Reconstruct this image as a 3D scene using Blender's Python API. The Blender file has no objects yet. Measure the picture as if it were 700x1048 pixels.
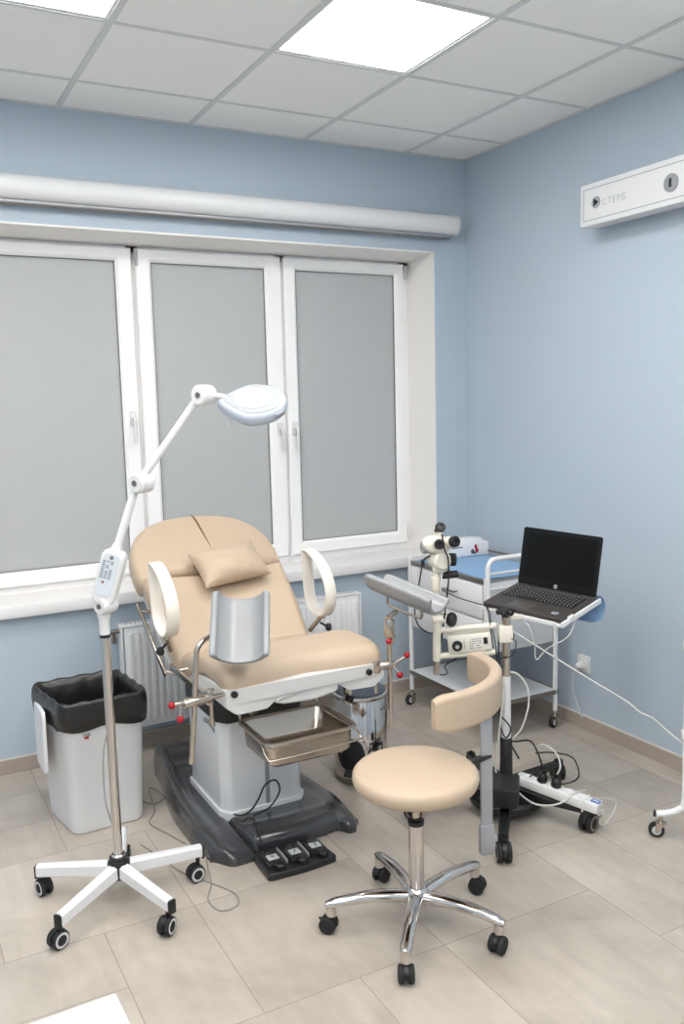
import bpy, bmesh, math, random
from mathutils import Vector as V, Matrix, Euler
PI = math.pi
rnd = random.Random(7)
scn = bpy.context.scene
COL = scn.collection

# ---------------------------------------------------------------- camera
CAM = V((-3.0363, -4.1152, 1.663)); EUL = (1.4439, 0.0243, -0.4949); FPX = 891.918
RM = Euler(EUL, 'XYZ').to_matrix()
cd = bpy.data.cameras.new('camera'); cam = bpy.data.objects.new('camera', cd); COL.objects.link(cam)
cam.location = CAM; cam.rotation_euler = EUL
cd.sensor_fit = 'HORIZONTAL'; cd.sensor_width = 36; cd.lens = FPX * 36 / 700; cd.clip_start = .02
scn.camera = cam

# measuring aids: a sight line of the photograph met with a known plane of the room
def ray(u, v): return RM @ V(((u - 350) / FPX, -(v - 524) / FPX, -1))
def onz(u, v, z): d = ray(u, v); return CAM + d * ((z - CAM.z) / d.z)
def ony(u, v, y): d = ray(u, v); return CAM + d * ((y - CAM.y) / d.y)
def onx(u, v, x): d = ray(u, v); return CAM + d * ((x - CAM.x) / d.x)
def up_at(u, v, x, y):
    d = ray(u, v); w = V((x - CAM.x, y - CAM.y)); h = V((d.x, d.y))
    return CAM + d * (w.dot(h) / h.dot(h))
ER = V((math.cos(EUL[2]), math.sin(EUL[2]), 0)); EF = V((-math.sin(EUL[2]), math.cos(EUL[2]), 0)); UP = V((0, 0, 1))

# ---------------------------------------------------------------- materials
def lin(c):
    c = c / 255
    return c / 12.92 if c <= .04045 else ((c + .055) / 1.055) ** 2.4
def rgb(r, g, b): return (lin(r), lin(g), lin(b), 1)
def mat(name, col, rough=.5, metal=0, spec=.5, coat=0, bump=0, bscale=200, var=0, vscale=4, sheen=0):
    m = bpy.data.materials.new(name); m.use_nodes = True; nt = m.node_tree
    b = nt.nodes['Principled BSDF']
    b.inputs['Base Color'].default_value = col; b.inputs['Roughness'].default_value = rough
    b.inputs['Metallic'].default_value = metal; b.inputs['Specular IOR Level'].default_value = spec
    b.inputs['Coat Weight'].default_value = coat; b.inputs['Coat Roughness'].default_value = .1
    b.inputs['Sheen Weight'].default_value = sheen
    tc = nt.nodes.new('ShaderNodeTexCoord')
    if var:
        n = nt.nodes.new('ShaderNodeTexNoise'); n.inputs['Scale'].default_value = vscale; n.inputs['Detail'].default_value = 4
        nt.links.new(tc.outputs['Object'], n.inputs['Vector'])
        mx = nt.nodes.new('ShaderNodeMix'); mx.data_type = 'RGBA'
        mx.inputs['A'].default_value = tuple(x * (1 - var) for x in col[:3]) + (1,)
        mx.inputs['B'].default_value = tuple(min(1, x * (1 + var)) for x in col[:3]) + (1,)
        nt.links.new(n.outputs['Fac'], mx.inputs['Factor']); nt.links.new(mx.outputs['Result'], b.inputs['Base Color'])
    if bump:
        n = nt.nodes.new('ShaderNodeTexNoise'); n.inputs['Scale'].default_value = bscale; n.inputs['Detail'].default_value = 3
        nt.links.new(tc.outputs['Object'], n.inputs['Vector'])
        bp = nt.nodes.new('ShaderNodeBump'); bp.inputs['Strength'].default_value = bump; bp.inputs['Distance'].default_value = .002
        nt.links.new(n.outputs['Fac'], bp.inputs['Height']); nt.links.new(bp.outputs['Normal'], b.inputs['Normal'])
    return m
def emit(name, col, s):
    m = bpy.data.materials.new(name); m.use_nodes = True; nt = m.node_tree
    for n in list(nt.nodes): nt.nodes.remove(n)
    e = nt.nodes.new('ShaderNodeEmission'); e.inputs['Color'].default_value = col; e.inputs['Strength'].default_value = s
    o = nt.nodes.new('ShaderNodeOutputMaterial'); nt.links.new(e.outputs[0], o.inputs[0]); return m

M = dict(
    wall=mat('blue_paint', rgb(184, 197, 209), .55, spec=.3, bump=.12, bscale=260, var=.02, vscale=2),
    ceil=mat('ceiling_panel', rgb(246, 246, 243), .9, spec=.1, bump=.15, bscale=400),
    tbar=mat('ceiling_bar', rgb(214, 215, 214), .5),
    grout=mat('grout', rgb(156, 143, 130), .9),
    skirt=mat('skirting_tile', rgb(176, 163, 152), .4, var=.14, vscale=6),
    skirt_cap=mat('skirting_cap', rgb(205, 198, 190), .5),
    pvc=mat('white_window_plastic', rgb(249, 247, 246), .3, var=.005),
    plaster=mat('white_plaster', rgb(242, 239, 236), .7),
    gasket=mat('grey_gasket', rgb(120, 120, 122), .7),
    pane=mat('frosted_grey_pane', rgb(183, 185, 185), .5, spec=.2, var=.015, vscale=3),
    chrome=mat('chrome', rgb(212, 207, 203), .07, 1),
    steel=mat('brushed_steel', rgb(196, 186, 175), .24, 1, bump=.05, bscale=90),
    darksteel=mat('dull_steel', rgb(150, 142, 134), .35, 1),
    white=mat('white_paint_metal', rgb(230, 230, 231), .35),
    whitep=mat('white_plastic', rgb(222, 221, 220), .4),
    cream=mat('cream_enamel', rgb(233, 226, 212), .35, coat=.2),
    ivory=mat('ivory_plastic', rgb(230, 224, 213), .4),
    paleblue=mat('pale_blue_plastic', rgb(174, 182, 192), .35),
    sill=mat('white_sill_laminate', rgb(234, 232, 231), .35),
    table=mat('white_table_laminate', rgb(212, 214, 217), .4),
    pedal=mat('dark_pedal_plastic', rgb(36, 36, 38), .35),
    beige=mat('beige_vinyl', rgb(193, 172, 149), .42, spec=.4, bump=.08, bscale=350, var=.015, vscale=8),
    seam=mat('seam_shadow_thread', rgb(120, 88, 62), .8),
    black=mat('black_plastic', rgb(22, 22, 23), .4, var=.1),
    rubber=mat('black_rubber', rgb(28, 28, 29), .7),
    liner=mat('black_polythene', rgb(24, 22, 22), .3, spec=.6, bump=1, bscale=22),
    char=mat('charcoal_glossy_plastic', rgb(58, 58, 61), .2, coat=.6),
    greyp=mat('grey_moulded_plastic', rgb(152, 153, 155), .35, coat=.2),
    grey=mat('mid_grey_plastic', rgb(150, 152, 156), .5),
    alu=mat('aluminium_grey_paint', rgb(176, 176, 180), .4, .3),
    red=mat('red_plastic', rgb(164, 16, 28), .35),
    slate=mat('slate_blue_lid', rgb(66, 76, 88), .35),
    blue=mat('blue_nonwoven', rgb(138, 171, 206), .75, bump=.2, bscale=150),
    laptop=mat('dark_grey_laptop_shell', rgb(74, 69, 66), .45, .3),
    lapblk=mat('laptop_black_bezel', rgb(13, 13, 14), .42, spec=.3),
    display=mat('dark_display', rgb(7, 8, 9), .3, spec=.25),
    keys=mat('black_keycaps', rgb(30, 30, 32), .55),
    keyline=mat('white_key_print', rgb(190, 190, 190), .6),
    silver=mat('silver_print', rgb(205, 206, 208), .35, .2),
    cable_w=mat('white_cable', rgb(205, 203, 197), .5),
    cable_g=mat('grey_cable', rgb(150, 148, 144), .5),
    cable_b=mat('black_cable', rgb(18, 18, 18), .5),
    blueprint=mat('blue_print', rgb(40, 90, 160), .5),
    greyprint=mat('grey_print', rgb(120, 124, 130), .5),
    lens=mat('white_lens', rgb(244, 246, 248), .15, coat=.5),
    shelf=mat('shelf_white', rgb(222, 224, 226), .35),
    lamp=emit('led_panel', (1, .985, .96, 1), 5.2),
)
# floor tiles: stone look with clouds and streaks, a small tone shift per tile
def floor_mat():
    m = bpy.data.materials.new('beige_stone_tile'); m.use_nodes = True; nt = m.node_tree; L = nt.links
    b = nt.nodes['Principled BSDF']; b.inputs['Roughness'].default_value = .3; b.inputs['Specular IOR Level'].default_value = .6
    tc = nt.nodes.new('ShaderNodeTexCoord'); at = nt.nodes.new('ShaderNodeAttribute'); at.attribute_name = 'tone'
    cmb = nt.nodes.new('ShaderNodeCombineXYZ'); mul = nt.nodes.new('ShaderNodeMath'); mul.operation = 'MULTIPLY'; mul.inputs[1].default_value = 40
    L.new(at.outputs['Fac'], mul.inputs[0]); L.new(mul.outputs[0], cmb.inputs['Z'])
    ad = nt.nodes.new('ShaderNodeVectorMath'); ad.operation = 'ADD'; L.new(tc.outputs['Object'], ad.inputs[0]); L.new(cmb.outputs[0], ad.inputs[1])
    n1 = nt.nodes.new('ShaderNodeTexNoise'); n1.inputs['Scale'].default_value = 3.2; n1.inputs['Detail'].default_value = 7; n1.inputs['Roughness'].default_value = .62; n1.inputs['Distortion'].default_value = .6
    L.new(ad.outputs[0], n1.inputs['Vector'])
    mp = nt.nodes.new('ShaderNodeMapping'); mp.inputs['Scale'].default_value = (14, 2.2, 1); mp.inputs['Rotation'].default_value = (0, 0, .5); L.new(ad.outputs[0], mp.inputs['Vector'])
    n2 = nt.nodes.new('ShaderNodeTexNoise'); n2.inputs['Scale'].default_value = 1.6; n2.inputs['Detail'].default_value = 5; L.new(mp.outputs[0], n2.inputs['Vector'])
    r = nt.nodes.new('ShaderNodeValToRGB'); e = r.color_ramp.elements
    e[0].position = .3; e[0].color = rgb(171, 161, 148); e[1].position = .7; e[1].color = rgb(198, 188, 176)
    L.new(n1.outputs['Fac'], r.inputs[0])
    mx = nt.nodes.new('ShaderNodeMix'); mx.data_type = 'RGBA'; mx.blend_type = 'MULTIPLY'; mx.inputs['Factor'].default_value = .5
    r2 = nt.nodes.new('ShaderNodeValToRGB'); e = r2.color_ramp.elements
    e[0].position = .35; e[0].color = (.82, .81, .8, 1); e[1].position = .62; e[1].color = (1, 1, 1, 1)
    L.new(n2.outputs['Fac'], r2.inputs[0]); L.new(r.outputs[0], mx.inputs['A']); L.new(r2.outputs[0], mx.inputs['B'])
    mr = nt.nodes.new('ShaderNodeMapRange'); mr.inputs['To Min'].default_value = .93; mr.inputs['To Max'].default_value = 1.04; L.new(at.outputs['Fac'], mr.inputs['Value'])
    m2 = nt.nodes.new('ShaderNodeVectorMath'); m2.operation = 'SCALE'; L.new(mx.outputs['Result'], m2.inputs[0]); L.new(mr.outputs[0], m2.inputs['Scale'])
    L.new(m2.outputs[0], b.inputs['Base Color'])
    return m
M['floor'] = floor_mat()

# ---------------------------------------------------------------- mesh builder
def basis(d, hint=None):
    d = d.normalized(); h = hint or (V((0, 0, 1)) if abs(d.z) < .9 else V((1, 0, 0)))
    x = h.cross(d).normalized(); return x, d.cross(x).normalized(), d
class MB:
    def __init__(s): s.v = []; s.f = []; s.m = []
    def add(s, vs, fs, mi=0):
        o = len(s.v); s.v += [V(p) for p in vs]; s.f += [[i + o for i in f] for f in fs]; s.m += [mi] * len(fs); return s
    def bm(s, b, mi=0):
        b.verts.index_update(); s.add([v.co.copy() for v in b.verts], [[v.index for v in f.verts] for f in b.faces], mi); b.free(); return s
    def box(s, c, size, rot=None, bev=0, mi=0, seg=2):
        b = bmesh.new(); bmesh.ops.create_cube(b, size=1)
        for v in b.verts: v.co = V((v.co.x * size[0], v.co.y * size[1], v.co.z * size[2]))
        if bev: bmesh.ops.bevel(b, geom=b.edges[:], offset=min(bev, min(size) * .49), segments=seg, affect='EDGES', profile=.5)
        R = rot if isinstance(rot, Matrix) else (Euler(rot).to_matrix() if rot else Matrix.Identity(3))
        for v in b.verts: v.co = R @ v.co + V(c)
        return s.bm(b, mi)
    def box2(s, a, b, bev=0, mi=0): return s.box([(a[i] + b[i]) / 2 for i in range(3)], [abs(b[i] - a[i]) for i in range(3)], None, bev, mi)
    def loft(s, rings, mi=0, caps=True, closed=False):
        n = len(rings[0]); vs = [p for r in rings for p in r]; fs = []
        k = len(rings); R = range(k if closed else k - 1)
        for i in R:
            j = (i + 1) % k
            for a in range(n):
                b = (a + 1) % n; fs.append([i * n + a, i * n + b, j * n + b, j * n + a])
        if caps and not closed: fs.append(list(range(n))[::-1]); fs.append([(k - 1) * n + a for a in range(n)])
        return s.add(vs, fs, mi)
    def tube(s, pts, r, n=10, mi=0, caps=True, closed=False, flat=1.0, hint=None):
        pts = [V(p) for p in pts]; k = len(pts); rings = []; x = None
        for i, p in enumerate(pts):
            if closed: d = pts[(i + 1) % k] - pts[i - 1]
            else: d = pts[min(i + 1, k - 1)] - pts[max(i - 1, 0)]
            if d.length < 1e-9: d = V((0, 0, 1))
            d.normalize()
            if x is None: x, y, _ = basis(d, hint)
            else:
                x = (x - d * x.dot(d)); x = x.normalized() if x.length > 1e-6 else basis(d)[0]; y = d.cross(x)
            rr = r[i] if isinstance(r, (list, tuple)) else r
            rings.append([p + x * (math.cos(2 * PI * a / n) * rr) + y * (math.sin(2 * PI * a / n) * rr * flat) for a in range(n)])
        return s.loft(rings, mi, caps, closed)
    def cyl(s, a, b, r, n=24, mi=0, r2=None, bev=0):
        a = V(a); b = V(b); d = (b - a)
        if bev:
            L = d.length; return s.lathe([(0, 0), (r - bev, 0), (r - bev * .3, bev * .3), (r, bev), (r, L - bev), (r - bev * .3, L - bev * .3), (r - bev, L), (0, L)], a, d, n, mi)
        return s.tube([a, b], [r, r if r2 is None else r2], n, mi)
    def lathe(s, prof, o, axis=(0, 0, 1), n=32, mi=0):
        x, y, z = basis(V(axis)); o = V(o); rings = []
        for r, h in prof:
            r = max(r, 1e-5); rings.append([o + z * h + x * (math.cos(2 * PI * a / n) * r) + y * (math.sin(2 * PI * a / n) * r) for a in range(n)])
        return s.loft(rings, mi, True)
    def ball(s, c, r, n=16, mi=0, sc=(1, 1, 1)):
        b = bmesh.new(); bmesh.ops.create_uvsphere(b, u_segments=n, v_segments=max(6, n // 2), radius=r)
        for v in b.verts: v.co = V((v.co.x * sc[0], v.co.y * sc[1], v.co.z * sc[2])) + V(c)
        return s.bm(b, mi)
    def prism(s, outline, fmap, h0, h1, mi=0, bev=0):
        if bev: return s.cushion(outline, h0, h1, bev, fmap, 0, mi, 2)
        return s.loft([[fmap(u, v, h0) for u, v in outline], [fmap(u, v, h1) for u, v in outline]], mi)
    def cushion(s, outline, h0, h1, r, fmap, crown=0, mi=0, rs=5, rb=None):
        n = len(outline); cu = sum(p[0] for p in outline) / n; cv = sum(p[1] for p in outline) / n
        rb = r * .5 if rb is None else rb
        nor = []
        for i in range(n):
            a = V(outline[i - 1]); b = V(outline[(i + 1) % n]); t = (b - a).normalized(); nor.append(V((-t.y, t.x)))
        if sum((V(outline[i]) - V((cu, cv))).dot(nor[i]) for i in range(n)) > 0: nor = [-q for q in nor]
        def ring(ins, h): return [fmap(outline[i][0] + nor[i].x * ins, outline[i][1] + nor[i].y * ins, h) for i in range(n)]
        rings = []
        for k in range(rs + 1):
            a = PI / 2 * k / rs; rings.append(ring(rb * (1 - math.sin(a)), h0 + rb * (1 - math.cos(a))))
        for k in range(rs + 1):
            a = PI / 2 * k / rs; rings.append(ring(r * (1 - math.cos(a)), h1 - r * (1 - math.sin(a))))
        top = [(outline[i][0] + nor[i].x * r, outline[i][1] + nor[i].y * r) for i in range(n)]
        N = 8
        for k in range(1, N + 1):
            t = k / N * .985
            rings.append([fmap(p[0] + (cu - p[0]) * t, p[1] + (cv - p[1]) * t, h1 + crown * (1 - (1 - t) ** 2)) for p in top])
        return s.loft(rings, mi)
    def build(s, name, mats, parent=None, sharp=38, mods=None):
        if not isinstance(mats, (list, tuple)): mats = [mats]
        o_ = V((0, 0, 0))
        if parent is not None:
            q = parent
            while q is not None: o_ += q.location; q = q.parent
        me = bpy.data.meshes.new(name)
        me.from_pydata([p - o_ for p in s.v], [], s.f); me.validate()
        for m in mats: me.materials.append(m)
        if len(me.polygons) == len(s.m): me.polygons.foreach_set('material_index', s.m)
        b = bmesh.new(); b.from_mesh(me); bmesh.ops.recalc_face_normals(b, faces=b.faces); b.to_mesh(me); b.free()
        me.polygons.foreach_set('use_smooth', [True] * len(me.polygons))
        try: me.set_sharp_from_angle(angle=math.radians(sharp))
        except Exception: pass
        me.update()
        ob = bpy.data.objects.new(name, me); COL.objects.link(ob)
        if parent is not None: ob.parent = parent
        return ob
def tag(o, label, cat, group=None, kind=None):
    o['label'] = label; o['category'] = cat
    if group: o['group'] = group
    if kind: o['kind'] = kind
    return o
def thing(name, loc, label, cat, group=None):
    o = bpy.data.objects.new(name, None); o.empty_display_size = .05; COL.objects.link(o); o.location = loc
    return tag(o, label, cat, group)
def recenter(o):
    """put a single-mesh thing's origin at its own base"""
    me = o.data; xs = [v.co for v in me.vertices]
    c = V(((min(p.x for p in xs) + max(p.x for p in xs)) / 2, (min(p.y for p in xs) + max(p.y for p in xs)) / 2, min(p.z for p in xs)))
    me.transform(Matrix.Translation(-c)); o.location = c; return o
def struct(name, mb, m, parent=None, sharp=38):
    o = mb.build(name, m, parent, sharp); o['kind'] = 'structure'; return o
def spline(P, n=10, closed=False):
    P = [V(p) for p in P]; k = len(P); out = []
    for i in range(k if closed else k - 1):
        if closed: a, b, c, d = P[i - 1], P[i], P[(i + 1) % k], P[(i + 2) % k]
        else: a, b, c, d = P[max(i - 1, 0)], P[i], P[i + 1], P[min(i + 2, k - 1)]
        for j in range(n):
            t = j / n; out.append(.5 * ((2 * b) + (c - a) * t + (2 * a - 5 * b + 4 * c - d) * t * t + (3 * b - a - 3 * c + d) * t ** 3))
    if not closed: out.append(P[-1])
    return out
def rpoly(P, seg=6):
    """polygon [(u, v, radius)] with rounded corners"""
    out = []; n = len(P)
    for i in range(n):
        p = V(P[i][:2]); r = P[i][2]; a = V(P[i - 1][:2]) - p; b = V(P[(i + 1) % n][:2]) - p
        if r <= 0: out.append(tuple(p)); continue
        ang = a.angle(b); d = min(r / math.tan(ang / 2), a.length * .49, b.length * .49)
        p0 = p + a.normalized() * d; p1 = p + b.normalized() * d
        for k in range(seg + 1):
            t = k / seg; out.append(tuple(p0 * (1 - t) ** 2 + p * 2 * t * (1 - t) + p1 * t * t))
    return out
def densify(P, step=.03):
    out = []; n = len(P)
    for i in range(n):
        a = V(P[i]); b = V(P[(i + 1) % n]); k = max(1, int((b - a).length / step))
        for j in range(k): out.append(tuple(a + (b - a) * j / k))
    return out
def text_mesh(txt, size, name, m, parent, origin, ex, ey, thick=.0004, gap=1):
    c = bpy.data.curves.new(name, 'FONT'); c.body = txt; c.size = size; c.extrude = thick; c.resolution_u = 3; c.space_character = gap
    o = bpy.data.objects.new(name + '_curve', c); COL.objects.link(o)
    bpy.context.view_layer.update()
    me = bpy.data.meshes.new_from_object(o.evaluated_get(bpy.context.evaluated_depsgraph_get()))
    bpy.data.objects.remove(o); bpy.data.curves.remove(c)
    ex = V(ex).normalized(); ey = V(ey).normalized(); ez = ex.cross(ey); b = V((0, 0, 0)); q = parent
    while q is not None: b += q.location; q = q.parent
    T = Matrix((ex, ey, ez)).transposed().to_4x4(); T.translation = V(origin) - b
    me.transform(T); me.name = name; me.materials.clear(); me.materials.append(m)
    ob = bpy.data.objects.new(name, me); COL.objects.link(ob); ob.parent = parent; return ob
def cable(name, pts, r, m, label, cat='cable', n=8, parent=None):
    o = MB().tube(spline(pts, n), r, 8).build(name, m, parent)
    if parent is None: tag(o, label, cat); recenter(o)
    return o

# casters -------------------------------------------------------------------
def caster_kit(kind, r, w, style):
    """local meshes: forward = +x trail, floor at z = 0"""
    hood, wheel = MB(), MB()
    if style == 'twin':
        hood.cyl((0, 0, r * 1.5), (0, 0, r * 2.75), r * .25, 12)
        pts = [(.35 * r + 1.06 * r * math.cos(a), r + 1.06 * r * math.sin(a)) for a in [PI * (-.05 + 1.0 * k / 10) for k in range(11)]]
        ring0 = [V((x, -w * .3, z)) for x, z in pts] + [V((.35 * r - r * .3, -w * .3, r * .6))]
        ring1 = [V((p.x, w * .3, p.z)) for p in ring0]
        hood.loft([ring0, ring1])
        hood.box((.35 * r + r * .95, 0, r * 1.45), (r * .55, w * .4, r * .16), (0, -.35, 0), r * .05)
        for sg in (-1, 1):
            y0 = sg * w * .34; y1 = sg * w
            wheel.lathe([(0, 0), (r * .95, 0), (r, w * .08), (r, w * .5), (r * .9, w * .66), (r * .82, w * .66)], (.35 * r, y0, r), (0, sg, 0), 24, 0)
            wheel.lathe([(r * .82, 0), (r * .8, w * .03), (r * .58, w * .03), (r * .56, 0)], (.35 * r, y0 + sg * w * .66, r), (0, sg, 0), 24, 1)
            wheel.lathe([(r * .56, 0), (r * .5, w * .06), (0, w * .06)], (.35 * r, y0 + sg * w * .66, r), (0, sg, 0), 24, 0)
    else:  # steel fork with one wheel
        hood.cyl((0, 0, r * 2.05), (0, 0, r * 3.0), r * .3, 12)
        hood.lathe([(0, 0), (r * .75, 0), (r * .75, r * .12), (0, r * .2)], (0, 0, r * 2.0), n=16)
        for sg in (-1, 1):
            hood.prism([(-r * .5, r * 2.05), (r * .6, r * 2.05), (r * .75, r * .8), (r * .35, r * .75)], lambda u, v, h: V((u, h, v)), sg * w * .62, sg * w * .78)
        hood.box((r * 1.05, 0, r * 1.55), (r * .7, w * .9, r * .1), (0, .5, 0), r * .03)
        wheel.lathe([(0, -w * .5), (r * .9, -w * .5), (r, -w * .35), (r, w * .35), (r * .9, w * .5), (0, w * .5)], (r * .5, 0, r), (0, 1, 0), 24, 0)
        for sg in (-1, 1): wheel.lathe([(r * .6, 0), (r * .58, w * .06), (0, w * .06)], (r * .5, sg * w * .5, r), (0, sg, 0), 20, 1)
    return hood, wheel
KIT = {}
def caster(root, pos, ang, kind, r, w, style, mats, label=None):
    if kind not in KIT:
        h, wh = caster_kit(kind, r, w, style)
        a = h.build('caster', mats[0]); b = wh.build('wheel', [mats[1], mats[2]]); b.parent = a; KIT[kind] = (a, b); first = True
        c, d = a, b
    else:
        a, b = KIT[kind]; c = a.copy(); COL.objects.link(c); d = b.copy(); COL.objects.link(d); d.parent = c
    c.parent = root; c.location = V(pos) - root.location; c.rotation_euler = (0, 0, ang)
    return c

# ================================================================ ROOM
H = 2.968; XL, YN = -4.55, -5.6
WX0, WX1, WZ0, WZ1 = -2.72, -.222, .73, 2.462     # window opening in the back wall
WT = .34
def floor():
    mb = MB(); g = .0016
    # module lines of the tile layout, 0.3 m
    xs = lambda i: -2.81 + .2985 * i
    ys = lambda j: -1.462 - .2985 * j
    i0, i1 = -6, 10; j0, j1 = -5, 14
    used = {}
    tiles = []
    def put(i, j, w, h):
        if any((i + a, j + b) in used for a in range(w) for b in range(h)): return False
        for a in range(w):
            for b in range(h): used[(i + a, j + b)] = 1
        tiles.append((i, j, w, h)); return True
    for t in [(-1, 0, 2, 1), (1, 0, 1, 2), (2, 0, 2, 2), (3, 2, 1, 2), (1, 2, 2, 1), (1, 3, 2, 2), (4, 2, 2, 2), (4, 1, 2, 1), (4, -2, 1, 3), (5, -1, 1, 2), (6, 1, 1, 2), (7, 1, 2, 2), (6, 3, 2, 1), (-1, 1, 2, 2), (-1, -1, 1, 1), (0, -2, 2, 2), (2, -2, 2, 2), (6, -1, 2, 2), (8, -1, 1, 1), (8, 0, 1, 1), (3, 4, 2, 1), (5, 4, 1, 2), (6, 4, 2, 2)]: put(*t)
    r = random.Random(11)
    for j in range(j0, j1):
        for i in range(i0, i1):
            if (i, j) in used: continue
            for w, h in r.choice([[(2, 2), (1, 2), (2, 1), (1, 1)], [(1, 2), (2, 2), (2, 1), (1, 1)], [(2, 1), (2, 2), (1, 2), (1, 1)]]):
                if i + w <= i1 and j + h <= j1 and put(i, j, w, h): break
    tone = []
    def clip(x, a, b): return max(a, min(b, x))
    for i, j, w, h in tiles:
        a, b = clip(xs(i) + g, XL, 0), clip(xs(i + w) - g, XL, 0); c, d = clip(ys(j + h) + g, YN, 0), clip(ys(j) - g, YN, 0)
        if b - a < .003 or d - c < .003: continue
        mb.add([(a, c, 0), (b, c, 0), (b, d, 0), (a, d, 0)], [(0, 1, 2, 3)], 0); tone.append(r.random())
    mb.add([(XL - .1, YN - .1, -.0008), (.1, YN - .1, -.0008), (.1, .1, -.0008), (XL - .1, .1, -.0008)], [(0, 1, 2, 3)], 1); tone.append(.5)
    o = struct('floor', mb, [M['floor'], M['grout']])
    at = o.data.attributes.new('tone', 'FLOAT', 'FACE'); at.data.foreach_set('value', tone)
floor()
# ceiling: suspended grid, panels and bars
a_, b_ = .3994, .3573
barsx = [-a_ - .6 * k for k in range(0, 8)]; barsy = [-b_ - .6 * k for k in range(0, 10)]
LIT = [(x, y) for x in (-1.2994 - .0, -2.4994, -3.6994) for y in (-1.2573, -2.4573, -3.6573, -4.8573)]  # only two panels are in view; the unseen rest are added for more light
mb = MB()
ex = [0.0] + [x for x in barsx if x > XL] + [XL]; ey = [0.0] + [y for y in barsy if y > YN] + [YN]
for i in range(len(ex) - 1):
    for j in range(len(ey) - 1):
        cx, cy = (ex[i] + ex[i + 1]) / 2, (ey[j] + ey[j + 1]) / 2
        if any(abs(cx - x) < .05 and abs(cy - y) < .05 for x, y in LIT): continue
        mb.box2((ex[i + 1], ey[j + 1], H + .004), (ex[i], ey[j], H + .02))
for x in barsx:
    if x > XL: mb.box2((x - .012, YN, H), (x + .012, 0, H + .012), 0, 1)
for y in barsy:
    if y > YN: mb.box2((XL, y - .0085, H + .0005), (0, y + .0085, H + .0125), 0, 1)
for p, q in [((XL, -.02, H - .001), (0, 0, H + .012)), ((-.02, YN, H - .001), (0, 0, H + .012))]: mb.box2(p, q, 0, 1)
mb.box2((XL, YN, H + .02), (0, 0, H + .1))
struct('ceiling', mb, [M['ceil'], M['tbar']])
LLAB = {(-1.2994, -1.2573): 'square recessed light panel glowing near the ceiling centre, closest to the right wall',
        (-2.4994, -1.2573): 'square recessed light panel glowing at the upper left corner of the photo'}
for x, y in LIT:
    key = (x, y); lab = LLAB.get(key)
    if not lab:
        lab = 'square recessed light panel added unseen for more light, %s row, %s' % ({-1.2573: 'first', -2.4573: 'second', -3.6573: 'third', -4.8573: 'last'}[y], {-1.2994: 'nearest the right wall', -2.4994: 'in the middle', -3.6994: 'nearest the left wall'}[x])
    t = thing('ceiling_light', (x, y, H), lab, 'ceiling light', 'recessed ceiling light panels')
    f = MB(); w = .288
    for s in (-1, 1):
        f.box((x + s * (w - .006), y, H + .012), (.012, 2 * w, .016)); f.box((x, y + s * (w - .006), H + .012), (2 * w - .024, .012, .016))
    f.box((x, y, H + .03), (2 * w, 2 * w, .012))
    f.build('frame', M['white'], t)
    MB().box((x, y, H + .016), (2 * w - .026, 2 * w - .026, .006)).build('diffuser', M['lamp'], t)
# walls
mb = MB()
for p, q in [((XL - .1, 0, -.1), (WX0, WT, H + .1)), ((WX1, 0, -.1), (.1, WT, H + .1)), ((WX0, 0, -.1), (WX1, WT, WZ0)), ((WX0, 0, WZ1), (WX1, WT, H + .1))]: mb.box2(p, q)
struct('wall_back', mb, M['wall'])
struct('wall_right', MB().box2((0, YN - .1, -.1), (.15, 0, H + .1)), M['wall'])
struct('wall_left', MB().box2((XL - .15, YN - .1, -.1), (XL, 0, H + .1)), M['wall'])
struct('wall_front', MB().box2((XL - .1, YN - .15, -.1), (.1, YN, H + .1)), M['wall'])
bh = .066
struct('baseboard_back', MB().box2((XL, -.011, 0), (0, 0, bh)).box2((XL, -.012, bh), (0, 0, bh + .006), 0, 1), [M['skirt'], M['skirt_cap']])
struct('baseboard_right', MB().box2((-.011, YN, 0), (0, -.011, bh)).box2((-.012, YN, bh), (0, -.012, bh + .006), 0, 1), [M['skirt'], M['skirt_cap']])
# white plastered reveal lining round the opening (slightly splayed)
fy = .20
mb = MB(); e = .004
def quadslab(a, b, c, d, n):
    n = V(n); P = [V(p) for p in (a, b, c, d)]; mb.loft([P, [p + n for p in P]])
xi = WX1 - .03
quadslab((WX1, -.003, WZ0), (WX1, -.003, WZ1), (xi, fy + .08, WZ1 - .03), (xi, fy + .08, WZ0), (.006, .0, 0))
quadslab((WX0, -.003, WZ0), (WX0, -.003, WZ1), (WX0 + .03, fy + .08, WZ1 - .03), (WX0 + .03, fy + .08, WZ0), (-.006, 0, 0))
quadslab((WX0, -.003, WZ1), (WX1, -.003, WZ1), (xi, fy + .08, WZ1 - .03), (WX0 + .03, fy + .08, WZ1 - .03), (0, 0, .006))
mb.box2((WX1 - .004, -.004, WZ0), (WX1 + .004, .004, WZ1 + .004)); mb.box2((WX0, -.004, WZ1 - .003), (WX1 + .004, .004, WZ1 + .004))
struct('trim_1', mb, M['plaster'])
# window sill
struct('trim_2', MB().box2((WX0, -.05, .729), (-.238, .23, .787), .008), M['sill'])
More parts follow.
